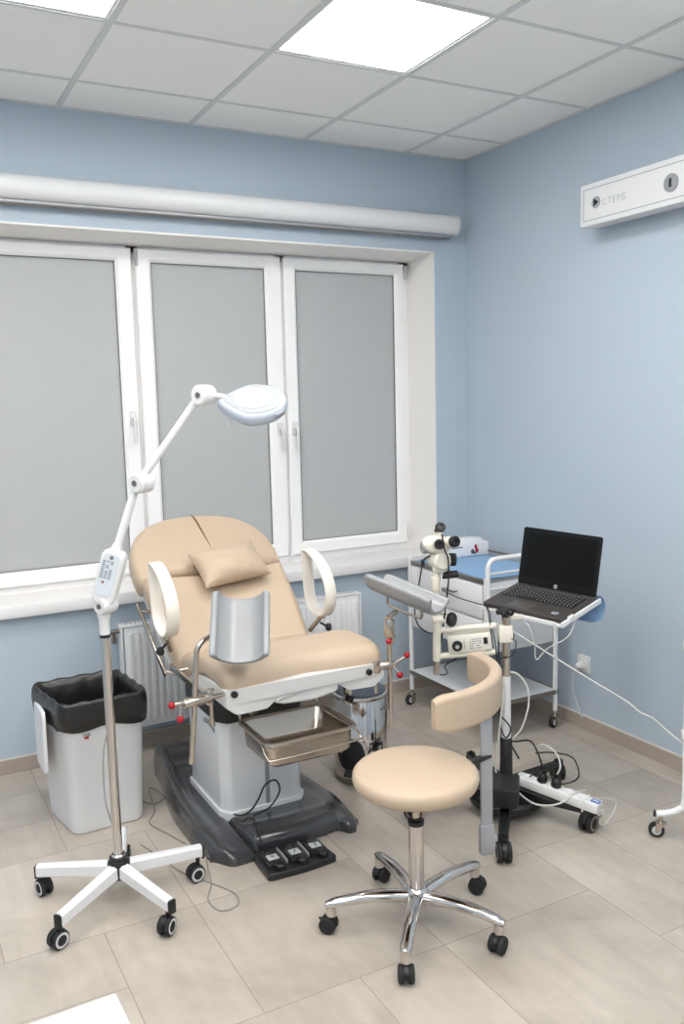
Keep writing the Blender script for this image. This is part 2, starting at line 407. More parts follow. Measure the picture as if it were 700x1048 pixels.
# three sash windows side by side
S = [(-2.64, -1.853, 'r'), (-1.834, -1.057, 'r'), (-1.04, -.288, 'l')]
zb, zt = .822, 2.425
for k, (x0, x1, hs) in enumerate(S):
    fr = MB()   # fixed frame slice
    fx0 = x0 - (.075 if k == 0 else .009); fx1 = x1 + (.045 if k == 2 else .0085)
    fr.box2((fx0 - .002, fy + .022, .78), (fx1 + .002, fy + .1, zb + .02)); fr.box2((fx0, fy + .03, zt - .02), (fx1, fy + .1, WZ1 - .012))
    fr.box2((fx0, fy + .03, .787), (x0 + .02, fy + .1, WZ1 - .012)); fr.box2((x1 - .02, fy + .03, .787), (fx1, fy + .1, WZ1 - .012))
    w = struct('window_%d' % (k + 1), fr, M['pvc'])
    pt = .078; sa = MB()
    px0, px1, pz0, pz1 = x0 + pt, x1 - pt, zb + .072, zt - .062
    if k == 2: px0, px1 = -.967, -.348
    if k == 1: px0, px1 = -1.755, -1.148
    if k == 0: px1 = -1.932
    # mitred sash profile: outer face, bevel to the glass
    def rect(a0, a1, c0, c1, y): return [V((a0, y, c0)), V((a1, y, c0)), V((a1, y, c1)), V((a0, y, c1))]
    R = [rect(x0, x1, zb, zt, fy + .06), rect(x0, x1, zb, zt, fy + .006), rect(x0 + .006, x1 - .006, zb + .006, zt - .006, fy), rect(px0 - .014, px1 + .014, pz0 - .014, pz1 + .014, fy), rect(px0, px1, pz0, pz1, fy + .014), rect(px0, px1, pz0, pz1, fy + .06)]
    sa.loft(R, 0, False)
    so = struct('sash', sa, M['pvc'], w)
    struct('gasket', MB().loft([rect(px0, px1, pz0, pz1, fy + .0145), rect(px0 + .004, px1 - .004, pz0 + .004, pz1 - .004, fy + .0135), rect(px0 + .004, px1 - .004, pz0 + .004, pz1 - .004, fy + .03)], 0, False), M['gasket'], w)
    struct('pane', MB().box2((px0, fy + .022, pz0), (px1, fy + .03, pz1)), M['pane'], w)
    # handle
    hx = (x1 - .035) if hs == 'r' else (x0 + .035)
    hz = 1.60 if k == 0 else 1.52
    hb = MB().box((hx, fy - .006, hz), (.03, .012, .07), None, .005)
    hb.tube(spline([(hx, fy - .01, hz), (hx, fy - .035, hz), (hx, fy - .045, hz - .02), (hx, fy - .045, hz - .12)], 5), .009, 10)
    struct('handle', hb, M['whitep'], w)
    # hinge covers
    hx2 = x0 + .003 if k == 1 else x1 + .008
    if k != 0:
        hg = MB()
        hg.cyl((hx2, fy - .006, zt - .085), (hx2, fy - .006, zt - .01), .008, 12); 
        struct('hinge', hg, M['alu'], w)
        hg = MB().cyl((hx2, fy - .006, zb + .02), (hx2, fy - .006, zb + .1), .008, 12)
        struct('hinge', hg, M['whitep'], w)

# roller blind cassette
t = thing('roller_blind', (-1.5, -.03, 2.55), 'long white roller blind cassette fixed on the wall above the window', 'blind')
ry, rz, rr = -.062, 2.602, .052
prof = [V((0, ry + rr * math.cos(a), rz + rr * math.sin(a))) for a in [math.radians(-150 + 12 * k) for k in range(21)]]
prof = [p for p in prof] 
ring = [(p.y, p.z) for p in prof]
ring = [(ry + rr * math.cos(math.radians(d)), rz + rr * math.sin(math.radians(d))) for d in range(70, 255, 8)] + [(-.02, rz - rr + .004), (-.004, rz - rr + .004), (-.004, rz + rr)]
MB().loft([[V((x, y, z)) for y, z in ring] for x in (-3.3, -.125)]).build('cassette', M['white'], t)
MB().cyl((-.1255, ry, rz), (-.113, ry, rz), rr + .004, 32, bev=.003).build('end_cap', M['whitep'], t)
MB().cyl((-3.3, ry + .024, rz - rr + .004), (-.14, ry + .024, rz - rr + .004), .022, 20).build('fabric_roll', M['darksteel'], t)
MB().box2((-3.3, ry - .004, rz - rr - .012), (-.15, ry + .014, rz - rr + .002), .003).build('bottom_bar', M['alu'], t)

# radiator
t = thing('radiator', (-1.44, -.1, .13), 'white ribbed panel radiator on the wall below the window sill', 'radiator')
x0, x1, z0, z1 = -2.08, -.80, .14, .645
mb = MB()
mb.box2((x0 + .01, -.122, z0), (x1 - .01, -.112, z1 - .012), .003)
n = 36
for k in range(n):
    x = x0 + .04 + (x1 - x0 - .08) * k / (n - 1)
    mb.box((x, -.1245, (z0 + z1) / 2 - .005), (.023, .013, z1 - z0 - .07), None, .006)
mb.box2((x0 + .01, -.075, z0), (x1 - .01, -.065, z1 - .012), .003)
mb.build('panel', M['white'], t)
g = MB()
g.box2((x0, -.126, z1 - .012), (x1, -.062, z1), .003)
for k in range(60): 
    x = x0 + .03 + (x1 - x0 - .06) * k / 59; g.box((x, -.094, z1 + .0005), (.006, .04, .0012), None, 0, 1)
g.build('top_grille', [M['white'], M['grey']], t)
for x in (x0, x1): MB().box2((x - .004, -.127, z0 + .005), (x + .004, -.06, z1 - .002), .002).build('side_cover', M['white'], t)
for x in (-1.9, -1.0): MB().box2((x - .015, -.066, z0 + .05), (x + .015, -.0005, z1 - .05)).build('bracket', M['white'], t)
v = MB().tube(spline([(x0 - .005, -.094, z1 - .03), (x0 - .03, -.094, z1 - .03), (x0 - .075, -.094, z1 - .033)], 4), .011, 12).cyl((x0 - .03, -.094, z1 - .06), (x0 - .03, -.094, z1 - .03), .009, 12).cyl((x0 - .03, -.094, z1 - .085), (x0 - .03, -.094, z1 - .06), .013, 12)
v.build('valve', M['darksteel'], t)
MB().lathe([(0, 0), (.014, 0), (.017, .006), (.015, .022), (.008, .028), (0, .028)], (x0 - .068, -.094, z1 - .033), (-1, 0, 0), 16).build('valve_cap', M['red'], t)

# air recirculator on the right wall
t = thing('air_recirculator', (-.06, -1.6, 2.4), 'long white wall-mounted air steriliser box high on the right wall', 'air steriliser')
ay0, az0, az1, axf = -1.046, 2.418, 2.592, -.125
mb = MB().box2((axf + .012, -2.25, az0), (-.02, ay0, az1), .004); mb.build('housing', M['white'], t)
MB().box2((axf, -2.262, az0 - .004), (axf + .014, ay0 + .008, az1 + .004), .004).build('front_panel', M['white'], t)
MB().box2((-.021, -2.1, az0 + .03), (-.0005, -1.2, az1 - .03)).build('mounting_plate', M['white'], t)
rim = MB()
for p, q in [((ay0 - .014, az0 + .018), (ay0 - .011, az1 - .018)), ((-2.25, az0 + .018), (ay0 - .011, az0 + .021)), ((-2.25, az1 - .021), (ay0 - .011, az1 - .018))]: rim.box2((axf - .0006, p[0], p[1]), (axf, q[0], q[1]))
rim.build('panel_groove', M['grey'], t)
cy = onx(687, 187, axf); MB().lathe([(0, 0), (.036, 0), (.036, .004), (.030, .006), (0, .006)], cy, (-1, 0, 0), 32).build('timer_dial', M['grey'], t)
MB().box(cy + V((-.007, 0, 0)), (.003, .012, .034), None, .001).build('dial_key', M['black'], t)
cl = onx(610, 207, axf)
MB().lathe([(0, 0), (.026, 0), (.026, .0012), (0, .0012)], cl, (-1, 0, 0), 28).build('logo_disc', M['alu'], t)
MB().loft([[cl + V((h, a, b)) for a, b in ((.014, .018), (-.016, 0), (.014, -.018))] for h in (-.0012, -.0022)]).build('logo_arrow', M['black'], t)
text_mesh('CTEP\u0411', .040, 'lettering', mat('pale_grey_print', rgb(188, 190, 193), .5), t, onx(616, 207, axf) + V((-.0006, 0, -.014)), (0, -1, 0), (0, 0, 1), gap=1.25)

# ================================================================ EXAMINATION CHAIR
cx = -1.765
ch = thing('examination_chair', (cx, -.85, 0), 'beige padded gynaecological examination chair on a charcoal base in front of the window', 'examination chair')
# floor base: moulded charcoal shell with two front prongs and an arched front
def sm(a, b, x): t = max(0, min(1, (x - a) / (b - a))); return t * t * (3 - 2 * t)
def base_pt(s, t):
    xl = -2.028 - .062 * sm(0, .6, t) + .02 * sm(.8, 1, t); xr = -1.54 + .075 * sm(.2, .95, t)
    x = xl + (xr - xl) * s
    arch = sm(.235, .30, s) * (1 - sm(.84, .90, s))
    yf = -1.305 + .045 * arch - .022 * math.sin(PI * max(0, min(1, (s - .25) / .62))) * arch + .05 * sm(.93, 1, s) + .075 * (1 - sm(0, .13, s)) ** 1.5
    yr = -.30 - .07 * (1 - sm(0, .16, s)) ** 2 - .06 * sm(.86, 1, s) ** 2
    return x, yr + (yf - yr) * t, arch
def base_h(s, t):
    x, y, arch = base_pt(s, t)
    z = .062
    left = 1 - sm(.06, .17, s); right = sm(.86, .95, s)
    wall = .055 * (1 - sm(.10, .85, t))                     # raised shield at the rear and the sides
    rear = (1 - sm(.06, .20, t)) * .055 * (1 - .85 * sm(.25, .7, s)); lw_ = left * (wall + .02)
    z += (rear ** 3 + lw_ ** 3) ** (1 / 3) + right * .012 * (1 - sm(.5, .9, t))
    z += sm(.235, .30, s) * (1 - sm(.93, 1, s)) * sm(.66, .9, t) * .012 + arch * math.exp(-((t - .91) / .025) ** 2) * .008   # lip of the arch
    z -= .03 * sm(.8, 1, t) * (1 - arch)
    z -= .035 * math.exp(-((s - .25) / .008) ** 2) * sm(.55, .7, t)  # groove beside the left prong
    return z
NS, NT = 84, 60; vs = []; fs = []
for j in range(NT + 1):
    for i in range(NS + 1):
        s, tt = i / NS, j / NT; x, y, ar = base_pt(s, tt)
        edge = min(s, 1 - s, tt, 1 - tt) ; ez = 1 - max(0, 1 - edge / .03) ** 2 * .45
        vs.append((x, y, base_h(s, tt) * ez))
for j in range(NT):
    for i in range(NS):
        a = j * (NS + 1) + i; fs.append((a, a + 1, a + NS + 2, a + NS + 1))
per = [(i, 0) for i in range(NS)] + [(NS, j) for j in range(NT)] + [(i, NT) for i in range(NS, 0, -1)] + [(0, j) for j in range(NT, 0, -1)]
o0 = len(vs)
for i, j in per:
    s, tt = i / NS, j / NT; x, y, ar = base_pt(s, tt); p = vs[j * (NS + 1) + i]
    zb_ = .0
    if j == NT: zb_ = .012 * sm(.25, .36, s) * (1 - sm(.78, .88, s))
    vs.append((p[0], p[1], min(zb_, p[2] - .012)))
K = len(per)
for q in range(K):
    i, j = per[q]; i2, j2 = per[(q + 1) % K]
    fs.append((j * (NS + 1) + i, o0 + q, o0 + (q + 1) % K, j2 * (NS + 1) + i2))
MB().add(vs, fs).build('base_cover', M['char'], ch, 50)
# lifting column
col_o = lambda x0, x1, y0, y1, c: [(x0 + c, y0), (x1 - c, y0), (x1, y0 + c * 1.5), (x1, y1), (x0, y1), (x0, y0 + c * 1.5)]
o = densify(rpoly([(u, v, .022) for u, v in col_o(-1.948, -1.60, -1.062, -.66, .03)], 5), .08)
fm = lambda u, v, h: V((u, v, h))
MB().cushion(o, .06, .45, .006, fm).build('column', M['white'], ch)
sk = densify(rpoly([(u, v, .024) for u, v in col_o(-1.958, -1.59, -1.072, -.65, .032)], 5), .08)
MB().cushion(sk, .05, .085, .004, fm).build('column_skirt', M['white'], ch)
MB().cushion(sk, .445, .60, .006, fm).build('column_collar', M['black'], ch)
MB().box((-1.765, -1.061, .26), (.018, .003, .36)).build('column_seam', M['grey'], ch)
bd = MB()
e1 = V((.72, -.69, 0)).normalized(); bc = onz(207, 742, .5)
for k in range(2): bd.tube(spline([V((-1.949, -.93, .40)) + V((-.002, 0, 0)) + V((0, -1, 0)) * (d * .06) + UP * (-.012 * k + h) for d, h in ((-1, .012), (0, .018), (1, .004))], 6), .0035, 6)
bd.build('column_emblem', M['grey'], ch)
# seat shell in white plastic
HW = .31; SCX = cx + .032
def front_outline(k):
    return rpoly([(SCX - .315 * k, .692, .004), (SCX - .315 * k, .632, .02), (SCX - .28 * k, .602, .03), (SCX - .16, .602, .03), (SCX - .11, .632, .02), (SCX + .12, .640, .02), (SCX + .17, .606, .03), (SCX + .275 * k, .606, .03), (SCX + .318 * k, .638, .02), (SCX + .318 * k, .692, .004)], 4)
R = []
for y, k, dz in ((-.90, .90, -.055), (-1.05, .96, -.03), (-1.25, 1, 0), (-1.385, 1, 0), (-1.40, .985, 0)):
    R.append([V((u, y + .045 * math.exp(-((u - cx - .05) / .13) ** 2) * (y < -1.3), v + dz)) for u, v in front_outline(k)])
MB().loft(R).build('seat_shell', M['whitep'], ch)
o = densify(rpoly([(-.135, .622, .012), (-.07, .672, .08), (.04, .692, .06), (.125, .694, .012), (.128, .618, .02), (.02, .602, .09), (-.09, .608, .03)], 6), .03)
MB().cushion(o, -.02, .03, .010, lambda u, v, h: V((SCX + u, -1.356 - h, v - .008))).build('front_panel', M['whitep'], ch)
for px, py in ((240, 711), (378, 688)):
    p = ony(px, py, -1.405); MB().cyl(p + V((0, .012, 0)), p + V((0, -.006, 0)), .012, 16, bev=.002).build('screw_cap', M['black'], ch)
# upholstery
KY, KZ = -.88, .67
sa_ = math.atan2(.49, .63); BD = V((0, math.cos(sa_), math.sin(sa_))); BN = V((0, -math.sin(sa_), math.cos(sa_))); BO = V((cx, KY, KZ))
def seat_map(u, v, h):
    f_ = v / .54
    z = .692 + .066 * sm(.0, .62, f_) - .02 * sm(.84, 1.02, f_)
    z += .012 * (abs(u) / HW) ** 2 * sm(.2, .6, f_)
    return V((cx + .032 * sm(.0, .3, f_) + u, KY + .03 - v, z - .085 + h))
o = densify(rpoly([(-.27, -.02, .03), (.27, -.02, .03), (HW, .14, .1), (HW + .012, .55, .055), (.13, .53, .12), (0, .508, .2), (-.13, .53, .12), (-HW - .008, .55, .06), (-HW, .14, .1)], 7), .025)
MB().cushion(o, 0, .085, .04, seat_map, .004).build('seat_cushion', M['beige'], ch, 60)
def back_map(u, v, h): return BO + V((u, 0, 0)) + BD * v + BN * (h - .085 + .03 * (abs(u) / .33) ** 2.2 * (1 - sm(.55, .8, v)))
o = densify(rpoly([(-.29, -.03, .04), (.29, -.03, .04), (.315, .2, .1), (.322, .44, .02), (-.318, .44, .02), (-.31, .2, .1)], 6), .025)
MB().cushion(o, 0, .085, .035, back_map, .0, rs=5).build('backrest_cushion', M['beige'], ch, 60)
# head part: half-round pad with ears, cut in two by a centre slit
def half(sg):
    P = [(.0035 if sg > 0 else -.0035, .795)]
    for k in range(1, 25):
        a = PI / 2 - PI / 2 * k / 24 * 1.08
        P.append((sg * .335 * math.cos(a) ** .82 if math.cos(a) > 0 else 0, .50 + .295 * math.sin(a) if True else 0))
    P += [(sg * .336, .43), (sg * .325, .405), (sg * .305, .40), (sg * .285, .42), (sg * .26, .446), (sg * .15, .446), (sg * .003, .446)]
    return densify(P, .03)
def head_outline():
    P = []
    for k in range(0, 49):
        a = PI * (k / 48) * 1.0
        c, s_ = math.cos(a), math.sin(a)
        P.append((.336 * math.copysign(abs(c) ** .8, c), .515 + .28 * s_ ** .9 if s_ > 0 else .515))
    P += [(-.336, .46, ), (-.330, .415), (-.315, .400), (-.295, .42), (-.275, .447), (0, .447), (.29, .447), (.31, .435), (.325, .435), (.334, .46)]
    return densify(P, .028)
def head_map(u, v, h):
    slit = math.exp(-(u / .007) ** 2) * sm(.57, .60, v)
    return BO + V((u, 0, 0)) + BD * v + BN * (h - .085 - slit * .025 * (h > .05) + .012 * (1 - abs(u) / .34) * (h > .05))
# dense top so the slit reads
def head_pad():
    mb = MB(); mb.cushion(head_outline(), 0, .092, .035, head_map, .0); return mb
MB().cushion(head_outline(), 0, .094, .036, lambda u, v, h: BO + V((u, 0, 0)) + BD * v + BN * (h - .085), .006).build('headrest_cushion', M['beige'], ch, 60)
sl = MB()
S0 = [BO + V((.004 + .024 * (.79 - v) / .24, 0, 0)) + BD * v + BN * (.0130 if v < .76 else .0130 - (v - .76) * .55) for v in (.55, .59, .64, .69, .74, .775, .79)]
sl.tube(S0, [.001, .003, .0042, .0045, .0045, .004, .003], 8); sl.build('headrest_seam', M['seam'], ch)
# white shell behind the backrest
o = densify(rpoly([(-.29, .0, .04), (.29, .0, .04), (.30, .5, .2), (.14, .74, .2), (-.14, .74, .2), (-.30, .5, .2)], 6), .04)
MB().cushion(o, -.035, .0, .012, lambda u, v, h: BO + V((u, 0, 0)) + BD * v + BN * (h - .085)).build('backrest_shell', M['whitep'], ch, 60)
# rails and armrests on both sides
for sg in (-1, 1):
    X = cx + sg * .345 + (.01 if sg < 0 else 0)
    rl = MB()
    rl.box(BO + V((sg * .330, 0, 0)) + BD * .19 + BN * -.09, (.01, .38, .022), Matrix.Rotation(-sg * .07, 3, 'Z') @ Euler((sa_, 0, 0)).to_matrix(), .002)
    for v in (.0, .32): rl.cyl(BO + V((sg * .27, 0, 0)) + BD * v + BN * -.09, BO + V((sg * (.317 if v == 0 else .337), 0, 0)) + BD * (v + .02) + BN * -.09, .008, 12)
    rl.build('backrest_rail', M['steel'], ch)
    # D-shaped loop: flat band bent in the plane of the side
    A0 = (-.995 if sg < 0 else -1.02, .79)
    loop = [(-.80, .845), (-.845, .79), (-.93, .772), (-1.0, .80), (-1.035, .87), (-1.02, .95), (-.96, 1.02), (-.88, 1.065), (-.80, 1.085), (-.775, 1.06), (-.785, .95)]
    loop = [(-.90 + (y + .90) * .84, .925 + (z - .925) * .84 - .008) for y, z in loop]
    if sg > 0: loop = [(y + .03, z - .02) for y, z in loop]
    pth = spline([(X, y, z) for y, z in loop], 7, True)
    nb = len(pth); rings = []
    for i in range(nb):
        d = (pth[(i + 1) % nb] - pth[i - 1]).normalized(); nr = V((1, 0, 0)).cross(d)
        hw, ht = .025, .006
        rings.append([pth[i] + V((a, 0, 0)) + nr * b for a, b in ((-hw, -ht * .4), (-hw * .8, -ht), (hw * .8, -ht), (hw, -ht * .4), (hw, ht * .4), (hw * .8, ht), (-hw * .8, ht), (-hw, ht * .4))])
    ab = MB().loft(rings, 0, False, True)
    low = V((X, -.925 + (.03 if sg > 0 else 0), .785 - (.02 if sg > 0 else 0)))
    arm = ab.build('armrest', M['ivory'], ch)
    MB().cyl(low + V((0, 0, .0)), low + V((-sg * .03, .06, -.075)), .010, 12).cyl(low + V((0, 0, -.012)), low + V((0, 0, .006)), .016, 16, bev=.004).build('armrest_post', M['steel'], arm)
    kb = low + V((sg * .03, .0, -.055))
    MB().lathe([(0, -.012), (.011, -.012), (.017, -.006), (.017, .006), (.011, .012), (0, .012)], kb, (sg, -.3, 0), 20).cyl(kb, kb + V((-sg * .03, .02, .02)), .005, 8).build('armrest_knob', M['black'], arm)
    # seat rail that carries the clamp
    MB().box((cx + sg * .335, -1.15, .672), (.01, .40, .025), None, .002).cyl((cx + sg * .29, -1.02, .672), (cx + sg * .335, -1.02, .672), .007, 10).cyl((cx + sg * .29, -1.30, .672), (cx + sg * .335, -1.30, .672), .007, 10).build('seat_rail', M['steel'], ch)
# frame under the backrest
MB().box(BO + BD * .22 + BN * -.14, (.42, .50, .03), Euler((sa_, 0, 0)).to_matrix(), .008).box((cx, -.86, .60), (.36, .30, .08), None, .01).build('backrest_frame', M['darksteel'], ch)
# leg supports
def trough(name, c, axis, up, width, depth, L, parent):
    a = V(axis).normalized(); s_ = a.cross(V(up)).normalized(); u = s_.cross(a).normalized(); c = V(c)
    th = .011; n = 22; w = width / 2
    prof = []
    def cur(k): 
        q = -1 + 2 * k; return q
    inner = []; outer = []
    for i in range(n + 1):
        q = -1 + 2 * i / n; ang = q * math.radians(74)
        R_ = w / math.sin(math.radians(74)); inner.append((R_ * math.sin(ang), R_ * (1 - math.cos(ang)) * depth / (R_ * (1 - math.cos(math.radians(74))))))
    for i in range(n + 1):
        x, y = inner[i]; x0, y0 = inner[max(i - 1, 0)]; x1, y1 = inner[min(i + 1, n)]
        t = V((x1 - x0, y1 - y0)).normalized(); outer.append((x + t.y * th * 1.4, y - t.x * th * 1.4))
    def roll(p, sgn):   # rounded rims
        return [(p[0] + sgn * (.010 + .013 * math.cos(b)), p[1] + .002 + .013 * math.sin(b)) for b in ([PI - PI * k / 6 for k in range(7)] if sgn > 0 else [PI * k / 6 for k in range(7)][::-1])]
    right = [(inner[-1][0] + .011 + .012 * math.cos(b), inner[-1][1] + .001 + .011 * math.sin(b)) for b in [PI - PI * 1.25 * k / 7 for k in range(8)]]
    left = [(-p[0], p[1]) for p in right][::-1]
    ringp = inner[1:-1] + right + outer[::-1][2:-2] + left
    def ring(t, ins): 
        cy_ = sum(p[1] for p in ringp) / len(ringp)
        return [c + a * t + s_ * (p[0] * (1 - ins * .35)) + u * (p[1] + (cy_ - p[1]) * ins) for p in ringp]
    R = [ring(-L / 2 + .0, .12), ring(-L / 2 + .006, .03), ring(-L / 2 + .02, 0), ring(L / 2 - .02, 0), ring(L / 2 - .006, .03), ring(L / 2, .12)]
    return MB().loft(R).build(name, M['greyp'], parent, 50)
# left support: pad facing the camera
tc = V((-1.984, -1.40, .908))
la = V((-.30, -.62, -.72)).normalized(); lup = V((-.28, -.66, .70))
ls = trough('leg_support', tc - lup.normalized() * .02, la, lup, .155, .05, .245, ch)
px_, py_ = -2.178, -1.40
pts = spline([(px_, py_, .466), (px_ + .013, py_, .60), (px_ + .033, py_, .82), (px_ + .038, py_, .855), (px_ + .055, py_ + .005, .875), (px_ + .09, py_ + .03, .88), (-2.02, -1.34, .885)], 6)
pole = MB().tube(pts, .0095, 12).build('support_pole', M['steel'], ls)
cl = V((px_, py_, .678))
m_ = MB().cyl(cl + V((-.055, -.01, .005)), cl + V((.155, .02, -.0)), .008, 12).cyl(cl + V((-.02, -.002, .0)), cl + V((.085, .012, .0)), .017, 18, bev=.003).cyl(cl + V((.075, .01, -.012)), cl + V((.075, .01, .03)), .014, 16, bev=.003)
m_.box((cx - .335, -1.37, .672), (.022, .045, .04), None, .004)
m_.tube([cl + V((.08, .01, -.01)), cl + V((.082, .012, -.05)), cl + V((.083, .012, -.10))], [.006, .006, .010], 12)
m_.cyl(cl + V((-.03, -.005, 0)), cl + V((-.035, -.012, -.035)), .005, 8)
m_.build('clamp', M['steel'], ls)
for d in ((-.062, -.012, .006), (-.036, -.014, -.045)):
    MB().ball(cl + V(d), .0125, 16).build('clamp_knob', M['red'], ls)
# right support: pad turned outward, seen from its side
rc = V((-1.322, -1.392, .918))
ra = V((.46, -.86, -.26)).normalized(); rup = V((.05, .30, 1))
rs = trough('leg_support', rc, ra, rup, .145, .042, .28, ch)
qx, qy = -1.394, -1.40
MB().tube([(qx, qy, .425), (qx, qy, .82)], .0095, 12).cyl((qx, qy, .785), (qx, qy, .852), .020, 20, bev=.003).cyl((qx, qy, .852), (qx, qy, .866), .014, 16).cyl((qx + .004, qy, .758), (qx + .012, qy - .01, .79), .01, 10).build('support_pole', M['steel'], rs)
br = MB(); base_c = rc - rup.normalized() * .012
rw = ra.cross(rup).normalized()
br.tube(spline([base_c - ra * .075 + UP * .0, base_c - ra * .075 - UP * .03, base_c - ra * .06 - UP * .037, base_c + ra * .05 - UP * .037, base_c + ra * .075 - UP * .03, base_c + ra * .075], 5), .005, 8)
br.cyl((qx, qy, .862), base_c - UP * .03 + V((qx - base_c.x, qy - base_c.y, 0)) * .5, .009, 12)
br.build('pad_bracket', M['darksteel'], rs)
cr = V((qx, qy, .676))
m_ = MB().cyl(cr + V((-.10, .02, 0)), cr + V((.03, -.005, .004)), .008, 12).cyl(cr + V((-.045, .01, 0)), cr + V((.02, -.002, 0)), .017, 18, bev=.003).cyl(cr + V((-.055, .012, -.022)), cr + V((-.055, .012, .022)), .02, 16, bev=.003)
m_.tube([cr + V((-.055, .012, -.02)), cr + V((-.056, .012, -.06)), cr + V((-.057, .012, -.10))], [.006, .006, .010], 12)
m_.cyl(cr + V((.01, 0, 0)), cr + V((.055, -.02, .028)), .006, 10).cyl(cr + V((.005, -.01, 0)), cr + V((.022, -.03, -.028)), .005, 8)
m_.box((cx + .335, -1.37, .674), (.022, .045, .04), None, .004)
m_.build('clamp', M['steel'], rs)
for d in ((.062, -.022, .034), (.024, -.032, -.034)): MB().ball(cr + V(d), .0125, 16).build('clamp_knob', M['red'], rs)
MB().ball((qx - .012, qy - .015, .772), .0115, 16).build('clamp_knob', M['red'], rs)
# rails and brackets for the tray
TX0, TX1, TY0, TY1, TZ = -1.945, -1.605, -1.512, -1.245, .522
tr = MB()
for x in (TX0 + .012, TX1 - .012):
    tr.tube(spline([(x, TY1 + .03, .628), (x, TY1 + .028, .585), (x, TY1 + .02, TZ + .004), (x, TY1, TZ - .008)], 5), .005, 8)
    tr.box((x, (TY0 + TY1) / 2, TZ - .009), (.012, TY1 - TY0 + .03, .005), None, .001)
tr.tube(spline([(TX0 - .004, TY0 + .05, TZ - .01), (TX0 - .008, TY0 - .008, TZ - .045), (TX0 + .03, TY0 - .022, TZ - .052), (TX1 - .02, TY0 - .022, TZ - .046), (TX1 + .01, TY0 - .006, TZ - .040), (TX1 + .012, TY0 + .03, TZ - .022), (TX1 + .01, TY0 + .05, TZ - .01)], 6), .004, 8)
tr.build('tray_rails', M['steel'], ch)
for px, py, yy in ((260, 725, -1.225), (357, 715, -1.215)):
    p = ony(px, py, yy)
    MB().box(p + V((0, .01, .02)), (.03, .022, .085), None, .003).build('tray_bracket', M['steel'], ch)
p = ony(357.5, 715, -1.235); MB().lathe([(0, -.011), (.014, -.011), (.014, .011), (0, .011)], p, (0.3, -1, 0), 18).build('bracket_knob', M['black'], ch)

# steel tray hanging under the seat
o = lambda dx: rpoly([(TX0 - dx, TY0 - dx, max(.03, .04 + dx)), (TX1 + dx, TY0 - dx, max(.03, .04 + dx)), (TX1 + dx, TY1 + dx, max(.03, .04 + dx)), (TX0 - dx, TY1 + dx, max(.03, .04 + dx))], 6)
R = [[V((u, v, z)) for u, v in o(dx)] for dx, z in ((-.045, TZ - .100), (-.025, TZ - .098), (-.012, TZ - .085), (-.004, TZ - .004), (.012, TZ - .003), (.013, TZ - .006), (.012, TZ - .001), (.004, TZ + .0005), (-.003, TZ - .001), (-.008, TZ - .006), (-.016, TZ - .082), (-.028, TZ - .093), (-.048, TZ - .095))]
tray = MB().loft(R).build('instrument_tray', M['steel'], None, 45)
tag(tray, 'open rectangular stainless steel drip tray hung under the front of the beige chair', 'tray'); recenter(tray)

# pillow on the backrest
def pil(u, v, h):
    a, b = u / .15, v / .098
    z = .05 * max(0, (1 - abs(a) ** 2.6)) ** .55 * max(0, (1 - abs(b) ** 2.4)) ** .55
    return z
pc = BO + BD * .415 + V((.055, 0, 0)) + BN * .06
pr = math.radians(7); pu = V((1, 0, 0)) * math.cos(pr) + BD * math.sin(pr); pv = BD * math.cos(pr) - V((1, 0, 0)) * math.sin(pr)
tilt = 0
N1, N2 = 40, 28; top, bot = [], []
for j in range(N2 + 1):
    for i in range(N1 + 1):
        a = -1 + 2 * i / N1; b = -1 + 2 * j / N2
        # pinched outline: sides pull in between the corners
        u = a * (.158 - .012 * (1 - b * b)) ; v = b * (.103 - .010 * (1 - a * a))
        z = .060 * max(0, 1 - abs(a) ** 2.8) ** .5 * max(0, 1 - abs(b) ** 2.4) ** .5
        wr = .0025 * math.sin(9 * a + 5 * b) * math.sin(7 * b - 3 * a) * (1 - max(abs(a), abs(b)) ** 6) + .003 * math.sin(26 * b) * math.exp(-((a + .85) / .16) ** 2)
        P = pc + pu * u + pv * v
        top.append(P + BN * (z + wr + .0)); bot.append(P - BN * (z * .9))
n_ = (N1 + 1) * (N2 + 1); fs = []
for j in range(N2):
    for i in range(N1):
        q = j * (N1 + 1) + i; fs.append((q, q + 1, q + N1 + 2, q + N1 + 1)); fs.append((n_ + q, n_ + q + N1 + 1, n_ + q + N1 + 2, n_ + q + 1))
pb = MB().add(top + bot, fs)
pill = pb.build('pillow', M['beige'], None, 180)
b_m = bmesh.new(); b_m.from_mesh(pill.data); bmesh.ops.remove_doubles(b_m, verts=b_m.verts, dist=.0008); bmesh.ops.recalc_face_normals(b_m, faces=b_m.faces); b_m.to_mesh(pill.data); b_m.free()
for f_ in pill.data.polygons: f_.use_smooth = True
tag(pill, 'small beige vinyl pillow lying on the reclined backrest of the chair', 'pillow'); recenter(pill)

